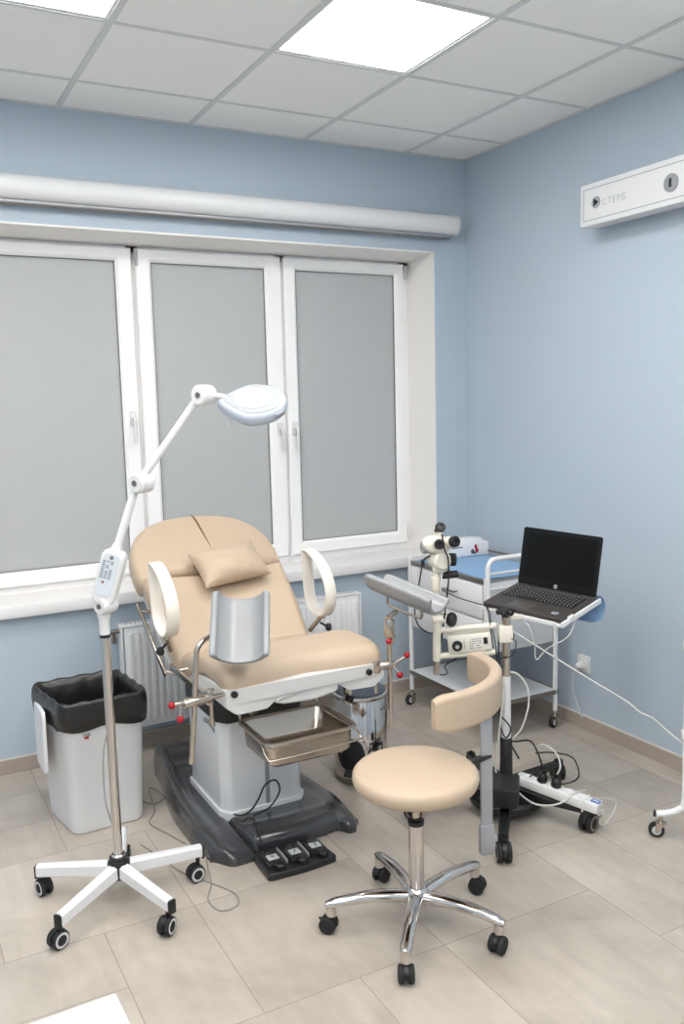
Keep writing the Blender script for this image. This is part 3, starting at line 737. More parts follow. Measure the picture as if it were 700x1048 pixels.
# foot pedal in front of the base
fp = thing('foot_pedal', (-1.805, -1.385, 0), 'charcoal triple foot switch on the floor under the front of the chair base', 'foot pedal')
fu = V((1, .0, 0)); 
def fpm(u, v, h): return V((-1.808 + u + .045 * -(v) * .6, -1.30 + v - .012 * math.cos(u / .135 * 1.4) + .008, h))
o = densify(rpoly([(-.135, -.165, .012), (.135, -.165, .012), (.125, .0, .02), (-.125, .0, .02)], 5), .03)
MB().cushion(o, 0, .026, .006, fpm).build('housing', M['pedal'], fp)
for k, u in enumerate((-.085, .0, .085)):
    c = fpm(u, -.085, .026)
    MB().box(c + UP * .008, (.066, .085, .018), (.0, 0, -.03), .006).build('rocker', M['pedal'], fp)
    MB().box(c + UP * .0185, (.040, .036, .003), (.0, 0, -.03), .0008).build('rocker_plate', M['silver'], fp)
    a_k = (.6, -.6, 0)[k]
    MB().box(c + UP * .0203, (.003, .022, .0008), (0, 0, a_k)).box(c + UP * .0203 + V((.003, .006, 0)), (.010, .003, .0008), (0, 0, a_k)).build('rocker_mark', M['black'], fp)
    for dv in (-.052, .048):
        d = fpm(u + .006, -.085 + dv, .026); MB().lathe([(0, 0), (.019, 0), (.021, .004), (.020, .016), (.016, .020), (0, .021)], d, (0, 0, 1), 20).build('pedal_button', M['black'], fp)
    if k < 2: MB().box(fpm(u + .0425, -.07, .034), (.006, .10, .016), (0, 0, -.03), .001).build('divider', M['alu'], fp)
pcab = [onz(212, 806, .1), onz(232, 828, .075), V((-1.905, -1.10, .085)), onz(256, 830, .085), V((-1.83, -1.12, .14)), V((-1.80, -1.12, .19)), V((-1.755, -1.12, .20)), V((-1.74, -1.12, .15)), V((-1.79, -1.13, .10)), V((-1.86, -1.15, .095)), V((-1.885, -1.20, .11)), V((-1.90, -1.30, .075)), V((-1.885, -1.325, .02))]
cable('pedal_cable', pcab, .0035, M['cable_b'], None, None, 8, fp)

# ================================================================ MAGNIFIER LAMP
LX, LY = -2.418, -1.306
lm = thing('magnifier_lamp', (LX, LY, 0), 'white magnifier lamp on a chrome pole with a five-castor base beside the white bin', 'magnifier lamp')
lcast = [(-2.655, -1.126), (-2.639, -1.457), (-2.329, -1.57), (-2.158, -1.315), (-2.343, -1.067)]
MB().lathe([(0, .085), (.026, .085), (.036, .095), (.038, .14), (.034, .15), (.030, .152), (.030, .162), (.022, .166), (0, .166)], (LX, LY, 0)).build('hub', M['black'], lm)
MB().lathe([(0, .162), (.024, .162), (.024, .168), (.02, .172), (0, .172)], (LX, LY, 0)).build('hub_collar', M['chrome'], lm)
a0 = math.radians(73)
for k in range(5):
    a = a0 + k * 2 * PI / 5; d = V((math.cos(a), math.sin(a), 0)); n_ = V((-d.y, d.x, 0)); c0 = V((LX, LY, 0))
    R = []
    for t, zt_, zb2, w in ((.03, .142, .094, .019), (.29, .120, .078, .015)):
        p = c0 + d * t; b = .004
        R.append([p + n_ * u + UP * v for u, v in ((-w, zb2 + b), (-w + b, zb2), (w - b, zb2), (w, zb2 + b), (w, zt_ - b * 2), (w - b * 2, zt_), (-w + b * 2, zt_), (-w, zt_ - b * 2))])
    leg = MB().loft(R).build('leg', M['white'], lm)
    MB().box(c0 + d * .293 + UP * .094, (.010, .028, .046), (0, 0, a), .004).build('end_cap', M['black'], leg)
for (x, y), da in zip(lcast, (1.9, 3.6, 3.9, 3.3, 4.4)):
    a = math.atan2(y - LY, x - LX); p = V((LX + .272 * math.cos(a), LY + .272 * math.sin(a), 0))
    caster(lm, p, da, 'lamp', .030, .021, 'twin', (M['black'], M['rubber'], M['silver']))
PT = up_at(109.5, 650, LX, LY); pz = PT.z
MB().cyl((LX, LY, .16), (LX, LY, pz), .0155, 24).build('pole', M['chrome'], lm)
MB().cyl((LX, LY, pz - .006), (LX, LY, pz + .004), .018, 20).build('pole_ring', M['black'], lm)
LP = lambda u, v, f=0: up_at(u, v, LX, LY) + EF * f
j0, j1, j2 = LP(105.5, 619), LP(140.5, 494), LP(205, 404.5)
MB().lathe([(0, 0), (.0165, 0), (.0165, .05), (.021, .065), (.021, .09), (0, .09)], (LX, LY, pz)).build('pole_sleeve', M['whitep'], lm)
# counterweight housing: flat rounded box leaning to the right
hd = (LP(118.5, 566) - j0).normalized(); hs_ = (EF - hd * EF.dot(hd)).normalized(); hw_ = hs_.cross(hd).normalized()
L_ = (LP(119, 562) - j0).length
o = rpoly([(-.036, .0, .03), (.036, .0, .03), (.040, L_, .034), (-.040, L_, .034)], 8)
MB().cushion(densify(o, .02), -.03, .03, .014, lambda u, v, h: j0 + hw_ * u + hd * v - hs_ * h, .002, rb=.014).build('counterweight_housing', M['whitep'], lm, 60)
MB().cushion(rpoly([(-.030, .035, .012), (.022, .035, .012), (.024, L_ - .012, .022), (-.030, L_ - .012, .022)], 6), .0, .0015, .0006, lambda u, v, h: j0 + hw_ * u + hd * v - hs_ * (.0315 + h)).build('label_plate', mat('grey_label_plate', rgb(206, 211, 216), .45), lm)
lab = MB()
for i in range(9):
    for k in range(3):
        if rnd.random() < .8: lab.box(j0 + hd * (L_ * (.50 + .036 * i)) + hw_ * (-.022 + .013 * k) - hs_ * .0335, (.010, .0006, .0036), Matrix((hw_, hs_, hd)).transposed())
lab.lathe([(.0, 0), (.007, 0), (.007, .0008), (0, .0008)], j0 + hd * (L_ * .86) - hs_ * .0332 - hw_ * .002, -hs_, 14)
lab.build('printed_label', M['greyprint'], lm)
MB().lathe([(0, 0), (.0042, 0), (.0042, .001), (0, .001)], j0 + hd * (L_ * .42) - hs_ * .0332 - hw_ * .012, -hs_, 14).build('label_dot', mat('brown_print', rgb(120, 72, 60), .6), lm)
JAX = (-EF * .87 - ER * .5).normalized()
def joint(p, r, w, name='joint'):
    jo = MB().lathe([(0, -w), (r * .8, -w), (r, -w * .75), (r, w * .75), (r * .8, w), (0, w)], p, JAX, 28).build(name, M['whitep'], lm)
    MB().lathe([(0, 0), (r * .3, 0), (r * .3, .002), (r * .14, .0022), (r * .12, .0005), (0, .0005)], p + JAX * w, JAX, 16).build('joint_screw', M['darksteel'], jo)
joint(j0 + ER * .010, .030, .032); joint(j1 + ER * .014, .034, .034); joint(j2 + ER * .012, .033, .032)
a_ = j0 + hd * (L_ - .005)
MB().tube([a_, j1], .0135, 14).lathe([(0, 0), (.02, 0), (.016, .02), (0, .02)], a_ + hd * .0, hd, 16).build('lower_arm', M['whitep'], lm)
MB().tube([j1 + (j2 - j1) * .05 + ER * .005, j2 + (j1 - j2) * .03], .0125, 14).build('upper_arm', M['whitep'], lm)
# round head, tilted to show its lens
hc = LP(258.5, 410)
hn = (UP * .86 - EF * .50 + ER * .03).normalized(); hx_ = (ER - hn * ER.dot(hn)).normalized(); hy_ = hn.cross(hx_)
MB().tube(spline([j2 + ER * .02, LP(217, 405), LP(226, 405.5), LP(232, 407)], 5), .0085, 12).build('head_neck', M['whitep'], lm)
P = []
for k in range(48):
    a = PI * 2 * k / 48; c, s_ = math.cos(a), math.sin(a)
    x = .112 * c; y = .108 * s_
    if c < 0: y *= (1 - .62 * (-c) ** 1.6)
    P.append((x, y))
MB().cushion(P, -.036, .006, .016, lambda u, v, h: hc + hx_ * u + hy_ * v + hn * h, .0, rb=.016).build('lamp_head', M['paleblue'], lm, 60)
P2 = [(x * .86 + .002, y * .84) for x, y in P]
MB().cushion(P2, .004, .0085, .003, lambda u, v, h: hc + hx_ * u + hy_ * v + hn * h).build('head_cover', mat('head_cover_plastic', rgb(158, 161, 165), .4), lm, 60)
P3 = [(.064 * math.cos(2 * PI * k / 40), .062 * math.sin(2 * PI * k / 40)) for k in range(40)]
MB().cushion(P3, .006, .013, .003, lambda u, v, h: hc + hx_ * u + hy_ * v + hn * h, .006).build('lens', M['lens'], lm, 60)
bp_ = hc + hx_ * .088 - hy_ * .066 - hn * .008
MB().box(bp_ + hx_ * .004 - hy_ * .004, (.036, .008, .014), Matrix(((hx_ * .64 + hy_ * .77), (hy_ * .64 - hx_ * .77), hn)).transposed(), .003).build('power_switch', M['grey'], lm)
q = LP(234.5, 424); MB().cyl(q + UP * .03, q - UP * .042, .0075, 12, bev=.002).build('head_tab', M['whitep'], lm)
cable('lamp_cord', [onz(108, 740, .5) if False else up_at(113, 738, LX - .03, LY), up_at(106, 770, LX - .035, LY), up_at(107, 812, LX - .02, LY), up_at(112, 835, LX, LY + .03), onz(121, 852, .004), onz(150, 868, .003), onz(185, 892, .003), onz(214, 903, .003), onz(240, 914, .003), onz(243, 926, .003), onz(226, 932, .003), onz(213, 921, .003), onz(216, 904, .006), onz(212, 885, .003), onz(208, 862, .003), onz(196, 848, .003)], .0025, M['cable_g'], None, None, 8, lm)

# ================================================================ STOOL
SX, SY = -1.628, -1.928
st = thing('swivel_stool', (SX, SY, 0), 'round beige swivel stool with a curved backrest pad and a chrome five-star base', 'stool')
MB().lathe([(0, .462), (.156, .462), (.180, .466), (.192, .476), (.198, .493), (.1955, .510), (.186, .520), (.168, .526), (.10, .530), (0, .531)], (SX, SY, 0), n=56).build('seat', M['beige'], st, 60)
MB().lathe([(0, .448), (.10, .448), (.10, .463), (0, .463)], (SX, SY, 0), n=28).build('seat_plate', M['black'], st)
MB().cyl((SX, SY, .10), (SX, SY, .345), .0235, 28).build('column', M['chrome'], st)
MB().lathe([(0, .338), (.025, .338), (.026, .352), (.020, .358), (0, .358)], (SX, SY, 0)).build('column_cap', M['black'], st)
MB().cyl((SX, SY, .35), (SX, SY, .455), .0125, 20).build('gas_piston', M['steel'], st)
MB().lathe([(0, .068), (.03, .068), (.042, .08), (.042, .105), (.032, .125), (.026, .13), (0, .13)], (SX, SY, 0)).build('hub', M['chrome'], st)
angs = [math.radians(a) for a in (158, 230, -59.5, 12, 85)]
for a in angs:
    d = V((math.cos(a), math.sin(a), 0)); n_ = V((-d.y, d.x, 0)); c0 = V((SX, SY, 0)); R = []
    for t in [i / 14 for i in range(15)]:
        r_ = .025 + .268 * t; zc = .100 + .012 * math.sin(PI * min(1, t * .9)) - .012 * t ** 2
        w = .025 - .007 * t; h_ = .021 - .006 * t
        if t == 1: w *= .7; h_ *= .7
        p = c0 + d * r_ + UP * zc
        R.append([p + n_ * (w * math.cos(b)) + UP * (h_ * math.sin(b)) for b in [2 * PI * q / 14 for q in range(14)]])
    e_ = c0 + d * .275
    MB().loft(R).cyl(e_ + UP * .058, e_ + UP * .095, .0165, 18).build('leg', M['chrome'], st, 60)
for a, da in zip(angs, (2.3, 4.2, 3.6, 5.3, .4)):
    caster(st, V((SX + .275 * math.cos(a), SY + .275 * math.sin(a), 0)), da, 'stool', .027, .023, 'twin', (M['black'], M['rubber'], M['rubber']))
# backrest pad: arc of a ring
BCX, BCY, BR = -1.484, -1.604, .355
R = []
na = 30
for i in range(na + 1):
    a = math.radians(-103 + 108 * i / na); d = V((math.cos(a), math.sin(a), 0)); c = V((BCX, BCY, 0)) + d * (BR - .02)
    tck, hgt = .022, .060
    e_ = min(i, na - i)
    k = 1 if e_ >= 2 else (.93 if e_ == 1 else .78)
    prof = rpoly([(-tck, -hgt, .014), (tck, -hgt, .016), (tck, hgt, .016), (-tck, hgt, .014)], 5)
    R.append([c + d * (u * (1 if e_ else .8)) + UP * (.680 + v * k) for u, v in prof])
MB().loft(R).build('backrest', M['beige'], st, 60)
bx, by = -1.286, -1.8425
ba2 = EUL[2] + .25; bd_ = V((bx - SX, by - SY, 0)).normalized(); ba = math.atan2(by - BCY, bx - BCX)
MB().box((bx, by, .375), (.042, .014, .55), (0, 0, ba2), .003).build('backrest_post', M['alu'], st)
MB().box((bx, by, .158), (.052, .024, .105), (0, 0, ba2), .004).build('post_sleeve', M['alu'], st)
MB().box((V((SX, SY, .455)) + bd_ * .20), (.33, .03, .010), (0, 0, math.atan2(bd_.y, bd_.x)), .002).build('support_bar', M['black'], st)
MB().cyl(V((bx, by, .158)), V((bx, by, .158)) + V((math.cos(ba2), math.sin(ba2), 0)) * .036, .012, 16, bev=.002).build('sleeve_knob', M['alu'], st)

# ================================================================ WASTE BIN
bn = thing('waste_bin', (-2.32, -.62, 0), 'white square waste bin lined with a black bag, on the floor left of the chair', 'bin')
BB = [(-2.462, -.775), (-2.178, -.762), (-2.21, -.465), (-2.512, -.48)]
def bin_map(u, v, h):   # u, v in 0..1, h = height; flares upward
    f = 1 + .13 * (h / .52)
    a = V(BB[0]) * (1 - u) * (1 - v) + V(BB[1]) * u * (1 - v) + V(BB[2]) * u * v + V(BB[3]) * (1 - u) * v
    c = V((-2.328, -.637)); a = c + (a - c) * f
    return V((a.x, a.y, h))
sq = densify(rpoly([(0, 0, .16), (1, 0, .16), (1, 1, .16), (0, 1, .16)], 7), .09)
def sq_in(q): return [(.5 + (u - .5) * q, .5 + (v - .5) * q) for u, v in sq]
R = [[bin_map(u, v, h) for u, v in sq_in(q)] for q, h in ((.9, 0), (.985, .004), (1, .02), (1, .50), (1.03, .505), (1.03, .52), (.98, .52), (.97, .5), (.96, .02))]
MB().loft(R).build('body', M['white'], bn, 50)
p = bin_map(.25, 0, .395)
MB().box(p + V((.0, -.0015, 0)), (.016, .002, .010)).build('sticker', M['red'], bn)
MB().box(bin_map(.25, 0, .405) + V((.0, -.0012, 0)), (.03, .0015, .010)).build('sticker', M['grey'], bn)
p0 = bin_map(-.03, .62, .36)
MB().cushion(rpoly([(-.09, -.15, .04), (.09, -.15, .04), (.10, .11, .03), (-.10, .11, .03)], 6), 0, .015, .006, lambda u, v, h: p0 + V((-.012 - h - .035 * (v + .1) * -.3, u, v + .02)), .004).build('lid', M['white'], bn)
# bag folded over the rim
R = []; nseg = len(sq)
def wob(i, k): return .006 * math.sin(i * 1.7 + k * 2.1) + .005 * math.sin(i * .63 + k * 1.3)
levels = [(.80, .08), (.83, .22), (.86, .36), (.89, .45), (.925, .515), (.99, .540), (1.045, .543), (1.08, .528), (1.10, .495), (1.095, .455), (1.085, .425)]
sqf = densify(rpoly([(0, 0, .14), (1, 0, .14), (1, 1, .14), (0, 1, .14)], 8), .035); 
for k, (q, h) in enumerate(levels):
    ring = []
    for i, (u, v) in enumerate(sqf):
        w_ = wob(i * .8, k) * (1.6 if k < 4 else .35); qq = q + w_
        hz_ = h + (.007 * math.sin(i * .37 + 1) + .006 * math.sin(i * .13) if k >= 9 else .003 * math.sin(i * .9 + k)) + 0
        P_ = bin_map(.5 + (u - .5) * qq, .5 + (v - .5) * qq, hz_); ring.append(P_)
    R.append(ring)
b_ = MB().loft(R).build('bin_liner', M['liner'], None, 180)
tag(b_, 'black plastic bag folded over the rim of the white waste bin', 'bin bag'); recenter(b_)

# ================================================================ STEEL PEDAL BIN
PX, PY = -1.225, -.86; pr_ = .118
pbn = thing('pedal_bin', (PX, PY, 0), 'round polished steel pedal bin with a dark lid, behind the beige stool', 'bin')
MB().lathe([(0, .028), (pr_, .028), (pr_, .372), (pr_ - .004, .378), (0, .378)], (PX, PY, 0), n=56).build('body', M['chrome'], pbn)
MB().lathe([(0, 0), (pr_ - .002, 0), (pr_ + .003, .006), (pr_ + .003, .026), (pr_ - .002, .030), (0, .03)], (PX, PY, 0), n=48).build('base_ring', M['darksteel'], pbn)
MB().lathe([(0, .376), (pr_ + .004, .376), (pr_ + .006, .382), (pr_ + .004, .392), (pr_, .394), (0, .394)], (PX, PY, 0), n=48).build('rim', M['chrome'], pbn)
MB().lathe([(0, .392), (pr_ - .004, .392), (pr_ - .006, .402), (pr_ - .03, .418), (pr_ - .07, .428), (0, .43)], (PX, PY, 0), n=48).build('lid', M['slate'], pbn)
dd = (V((CAM.x, CAM.y, 0)) - V((PX, PY, 0))).normalized(); a_f = math.atan2(dd.y, dd.x) - .30
o = [(.052 * math.cos(2 * PI * k / 28), .085 * math.sin(2 * PI * k / 28) * (1 if math.sin(2 * PI * k / 28) < 0 else .9)) for k in range(28)]
MB().cushion(o, -.01, .012, .008, lambda u, v, h: V((PX + (pr_ + h) * math.cos(a_f + u / pr_), PY + (pr_ + h) * math.sin(a_f + u / pr_), .135 + v)), .004).build('pedal_housing', M['rubber'], pbn)
pp = V((PX + (pr_ + .03) * math.cos(a_f), PY + (pr_ + .03) * math.sin(a_f), .07))
MB().box(pp, (.05, .06, .012), (0, .25, a_f), .004).build('pedal', M['rubber'], pbn)
MB().tube([V((PX + math.cos(b) * (pr_ + .012), PY + math.sin(b) * (pr_ + .012), .33)) for b in [a_f + 1.2 + 1.4 * k / 12 for k in range(13)]], .003, 8).build('carry_handle', M['darksteel'], pbn)

# ================================================================ INSTRUMENT CART
ct = thing('instrument_cart', (-.325, -.54, 0), 'white instrument cart with drawers and a lower shelf in the corner by the right wall', 'cart')
X0, X1, Y0, Y1 = -.535, -.105, -.872, -.21
for x in (X0, X1):
    for y in (Y0, Y1):
        MB().cyl((x, y, .085), (x, y, .81), .0125, 16).cyl((x, y, .81), (x, y, .815), .0135, 16).build('leg', M['white'], ct)
for (x, y), da in zip([(X0, Y0), (X1, Y0), (X0, Y1), (X1, Y1)], (3.6, 3.4, 3.3, 2.0)):
    caster(ct, V((x, y, 0)), da, 'cart', .029, .022, 'fork', (M['steel'], M['rubber'], M['silver']))
CZ = .44
cab = MB().box2((X0 + .004, Y0 + .010, CZ), (X1 - .004, Y1 - .010, .785), .004)
cab.build('cabinet', M['white'], ct)
MB().box2((X0 - .004, Y0 + .012, .786), (X1 + .004, Y1 - .012, .800), .003).build('top_panel', M['grey'], ct)
rim_ = MB(); 
rim_.box2((X0 - .006, Y0 + .01, .782), (X0 + .002, Y1 - .01, .803), .002); rim_.box2((X1 - .002, Y0 + .01, .782), (X1 + .006, Y1 - .01, .803), .002); rim_.build('top_rim', M['darksteel'], ct)
# drawers open to the left, towards the chair
for z0, z1 in ((.615, .775), (.448, .605)):
    d = MB().box2((X0 - .012, Y0 + .02, z0), (X0 + .004, Y1 - .09, z1), .004).build('drawer', M['white'], ct)
    yy = onx(465, 603, X0).y if z0 > .6 else onx(464, 630, X0).y
    zz = onx(465, 603, X0).z if z0 > .6 else onx(464, 630, X0).z
    hb = MB().tube([(X0 - .040, yy + .05, zz), (X0 - .040, yy - .05, zz)], .006, 10)
    for o_ in (-.04, .04): hb.cyl((X0 - .04, yy + o_, zz), (X0 - .01, yy + o_, zz), .005, 8)
    hb.build('drawer_handle', M['darksteel'], d)
MB().box2((X0 - .010, Y1 - .084, .448), (X0 + .004, Y1 - .018, .775), .004).build('side_bin', M['white'], ct)
MB().box2((X0 + .02, Y0 + .004, CZ + .02), (X1 - .02, Y0 + .012, .76), .003).build('front_panel', M['shelf'], ct)
# lower shelf with a raised edge
sz = .185
MB().box2((X0 - .008, Y0 - .008, sz), (X1 + .008, Y1 + .008, sz + .006)).build('lower_shelf', M['shelf'], ct)
e = MB()
for p, q in [((X0 - .012, Y0 - .012, sz - .012), (X0 - .006, Y1 + .012, sz + .010)), ((X1 + .006, Y0 - .012, sz - .012), (X1 + .012, Y1 + .012, sz + .010)), ((X0 - .012, Y0 - .012, sz - .012), (X1 + .012, Y0 - .006, sz + .010)), ((X0 - .012, Y1 + .006, sz - .012), (X1 + .012, Y1 + .012, sz + .010))]: e.box2(p, q, .001)
e.build('shelf_edge', M['darksteel'], ct)
h = MB().tube(spline([(X0, Y0 - .012, .60), (X0, Y0 - .012, .80), (X0, Y0 - .012, .862), (X0 + .014, Y0 - .012, .892), (X0 + .05, Y0 - .012, .905), ((X0 + X1) / 2, Y0 - .012, .905), (X1 - .05, Y0 - .012, .905), (X1 - .014, Y0 - .012, .892), (X1, Y0 - .012, .862), (X1, Y0 - .012, .80), (X1, Y0 - .012, .60)], 6), .0115, 14)
h.build('push_handle', M['white'], ct)
g_ = MB()
for z in (.835, .76, .71): g_.tube([(X0, Y0 - .012, z), (X1, Y0 - .012, z)], .006, 10)
g_.build('end_rail', M['white'], ct)
# back guard rail near the wall
MB().tube([(X1, Y0 + .02, .83), (X1, Y1 - .02, .83)], .006, 10).cyl((X1, Y1 - .04, .8), (X1, Y1 - .04, .83), .005, 8).cyl((X1, Y0 + .04, .8), (X1, Y0 + .04, .83), .005, 8).build('guard_rail', M['darksteel'], ct)
# blue sheet over the cart
n1, n2 = 24, 36; vs = []; fs = []
for i in range(n1 + 1):
    for j in range(n2 + 1):
        x = X0 + .012 + (X1 - X0 - .03) * i / n1; y = Y0 + .018 + (Y1 - Y0 - .06) * j / n2
        z = .8065 + .0018 * math.sin(x * 31 + y * 14) * math.sin(y * 23)
        vs.append((x, y, z))
nv = len(vs); vs += [(x, y, z - .003) for x, y, z in vs]
for i in range(n1):
    for j in range(n2):
        a = i * (n2 + 1) + j; fs.append((a, a + 1, a + n2 + 2, a + n2 + 1)); fs.append((nv + a, nv + a + n2 + 1, nv + a + n2 + 2, nv + a + 1))
ed = [i * (n2 + 1) for i in range(n1 + 1)] + [n1 * (n2 + 1) + j for j in range(1, n2 + 1)] + [i * (n2 + 1) + n2 for i in range(n1 - 1, -1, -1)] + [j for j in range(n2 - 1, 0, -1)]
for q in range(len(ed)):
    a, b = ed[q], ed[(q + 1) % len(ed)]; fs.append((a, b, nv + b, nv + a))
bs = MB().add(vs, fs).build('blue_sheet', M['blue'], None, 60); tag(bs, 'pale blue disposable sheet spread flat over the top of the white cart', 'sheet'); recenter(bs)
# box of wipes on the cart
bx0 = V((-.235, -.275, .809)); ba_ = math.radians(-4)
tb = thing('tissue_box', bx0, 'low white carton with a small red and dark picture, on the cart in the corner', 'carton')
Rz = Matrix.Rotation(ba_, 3, 'Z'); W_, D_, H_ = .27, .10, .072
def bxp(a, b, c): return bx0 + Rz @ V((a, b, c))
MB().box(bxp(0, 0, H_ / 2), (W_, D_, H_), Rz, .003).build('carton', M['white'], tb)
ins = MB(); R = []
for t_, w, z in ((0, 1, 0), (.3, .98, .010), (.6, .9, .018), (1, .6, .024)):
    R.append([bxp(W_ * .46 * w * math.cos(2 * PI * k / 20), D_ * .44 * w * math.sin(2 * PI * k / 20), H_ + z) for k in range(20)])
ins.loft(R).build('tissue', M['white'], tb)
pr2 = MB()
for a, c, w, h in ((-.066, .052, .07, .007),): pr2.box(bxp(a, -D_ / 2 - .0006, c), (w, .001, h), Rz)
pr2.build('printed_line', M['greyprint'], tb)
rp = MB().ball(bxp(.052, -D_ / 2 - .0004, .050), .010, 12, sc=(.9, .06, 1.3)).ball(bxp(.060, -D_ / 2 - .0004, .028), .012, 12, sc=(.9, .06, 1.2)); rp.build('printed_picture', M['red'], tb)
MB().ball(bxp(.032, -D_ / 2 - .0004, .024), .013, 12, sc=(.9, .06, 1)).ball(bxp(.044, -D_ / 2 - .0008, .016), .009, 12, sc=(1, .06, .9)).build('printed_picture', M['slate'], tb)

# ================================================================ COLPOSCOPE ON ITS STAND
GX, GY = -.885, -1.452
cs = thing('colposcope_stand', (GX, GY, 0), 'cream colposcope with a light source on a black castor stand, between stool and cart', 'colposcope')
scast = [(-1.146, -1.758), (-.744, -1.76), (-.524, -1.36), (-.80, -1.10), (-1.24, -1.33)]
G0 = V((GX, GY, 0))
for k, ((x, y), da) in enumerate(zip(scast, (4.2, .3, 1.2, .5, 2.5))):
    d = V((x - GX, y - GY, 0)); Lg = d.length; d.normalize(); n_ = V((-d.y, d.x, 0)); R = []
    for t in (.03, .12, Lg * .7, Lg):
        w = .030 - .012 * t / Lg; zt_ = .125 - .035 * t / Lg; zb2 = .075 + .004 * t / Lg
        p = G0 + d * t; b = .006
        R.append([p + n_ * u + UP * v for u, v in ((-w, zb2), (w, zb2), (w, zt_ - b), (w - b, zt_), (-w + b, zt_), (-w, zt_ - b))])
    MB().loft(R).cyl(G0 + d * Lg + UP * .07, G0 + d * Lg + UP * .094, .020, 16).build('leg', M['black'], cs)
    caster(cs, V((x, y, 0)), da, 'stand', .037, .026, 'twin', (M['black'], M['rubber'], M['darksteel']))
MB().lathe([(0, .032), (.10, .032), (.142, .038), (.150, .048), (.150, .066), (.14, .078), (.09, .084), (0, .086)], (GX + .0, GY + .0, 0), n=56).build('base_weight', M['black'], cs)
MB().lathe([(0, .084), (.05, .084), (.05, .12), (.03, .14), (.026, .15), (.024, .30), (.020, .305), (0, .305)], G0).build('pole_socket', M['black'], cs)
MB().cyl((GX, GY, .30), (GX, GY, .56), .0185, 24).build('lower_pole', M['whitep'], cs)
MB().cyl((GX, GY, .56), (GX, GY, .80), .0165, 24).build('upper_pole', M['steel'], cs)
GP = lambda u, v, f=0: up_at(u, v, GX, GY) + EF * f
c = GP(517, 648)
MB().box(c, (.056, .05, .068), (0, 0, EUL[2]), .006).box(c + ER * .028 - UP * .01, (.012, .03, .02), (0, 0, EUL[2]), .003, 1).build('arm_clamp', [M['cream'], M['black']], cs)
k_ = GP(517, 632)
mb = MB()
for i in range(5):
    a = 2 * PI * i / 5; mb.ball(k_ + UP * .022 + V((math.cos(a) * .026, math.sin(a) * .026, 0)), .012, 10)
mb.lathe([(0, -.014), (.013, -.014), (.014, .012), (.026, .016), (.026, .028), (.018, .034), (0, .034)], k_, n=20).build('lock_knob', M['black'], cs)
# parallel swing arms with the light source between them
v0 = GP(447, 640); v1 = GP(447, 676)
a0_, a1_ = GP(510, 639), GP(452, 644)
MB().tube([GP(507, 640), GP(449, 645)], .0125, 14).build('swing_arm', M['cream'], cs)
MB().tube([GP(507, 667, ), GP(449, 671.5)], .0125, 14).build('swing_arm', M['cream'], cs)
MB().cyl(v0 + UP * .03, v1, .0165, 20).build('arm_tube', M['cream'], cs)
MB().cyl(v1, GP(447, 690), .0135, 20).build('tube_end', M['steel'], cs)
jb = GP(447, 634)
MB().cyl(jb - ER * .018 + UP * .0, jb + ER * .045, .0175, 20, bev=.003).build('arm_joint', M['cream'], cs)
MB().lathe([(0, 0), (.026, 0), (.029, .006), (.029, .016), (.024, .022), (0, .022)], jb + ER * .050 , (ER * .8 - EF * .6), 24).build('friction_knob', M['black'], cs)
lc = (GP(457.5, 649) + GP(502.5, 645.5) + GP(503, 665) + GP(459, 670)) / 4
lx_ = (GP(502.5, 655) - GP(458.5, 659.5)); lw = lx_.length; lx_.normalize(); ly_ = UP.cross(lx_); ly_ = ly_ - lx_ * ly_.dot(lx_); ly_.normalize(); lz_ = lx_.cross(ly_)
RB = Matrix((lx_, ly_, lz_)).transposed()
LB = lambda a, b, c: lc + lx_ * a + ly_ * b + lz_ * c
hgt = .073
lb_ = MB().box(LB(0, .045, 0), (lw, .13, hgt), RB, .005).build('light_source', M['cream'], cs)
MB().box(LB(0, -.0215, 0), (lw - .012, .004, hgt - .012), RB, .002).build('light_source_panel', M['ivory'], lb_)
dk = LB(-lw * .29, -.025, -.002)
MB().lathe([(0, 0), (.021, 0), (.020, .010), (.012, .012), (.011, .018), (0, .018)], dk, -ly_, 28).build('dimmer_dial', M['black'], lb_)
MB().lathe([(0, 0), (.008, 0), (.007, .002), (0, .002)], dk - ly_ * .018, -ly_, 20).build('dimmer_cap', M['silver'], lb_)
MB().box(LB(lw * .37, -.0255, .008), (.016, .006, .026), RB, .002).build('power_switch', M['black'], lb_)
pl = MB()
for i in range(5):
    for j in range(6):
        if rnd.random() < .75: pl.box(LB(lw * .02 + .008 * j, -.0242, .018 - .009 * i), (.006, .001, .003), RB)
pl.box(LB(-lw * .12, -.0242, .0), (.002, .001, .03), RB); pl.build('printed_text', M['greyprint'], lb_)
# microscope head
fr = -EF
post = MB().tube([GP(446, 632), GP(446.5, 604), GP(446.5, 580)], [.013, .013, .0125], 16).cyl(GP(446, 604), GP(446, 590), .019, 18, bev=.003); post.build('head_post', M['cream'], cs)
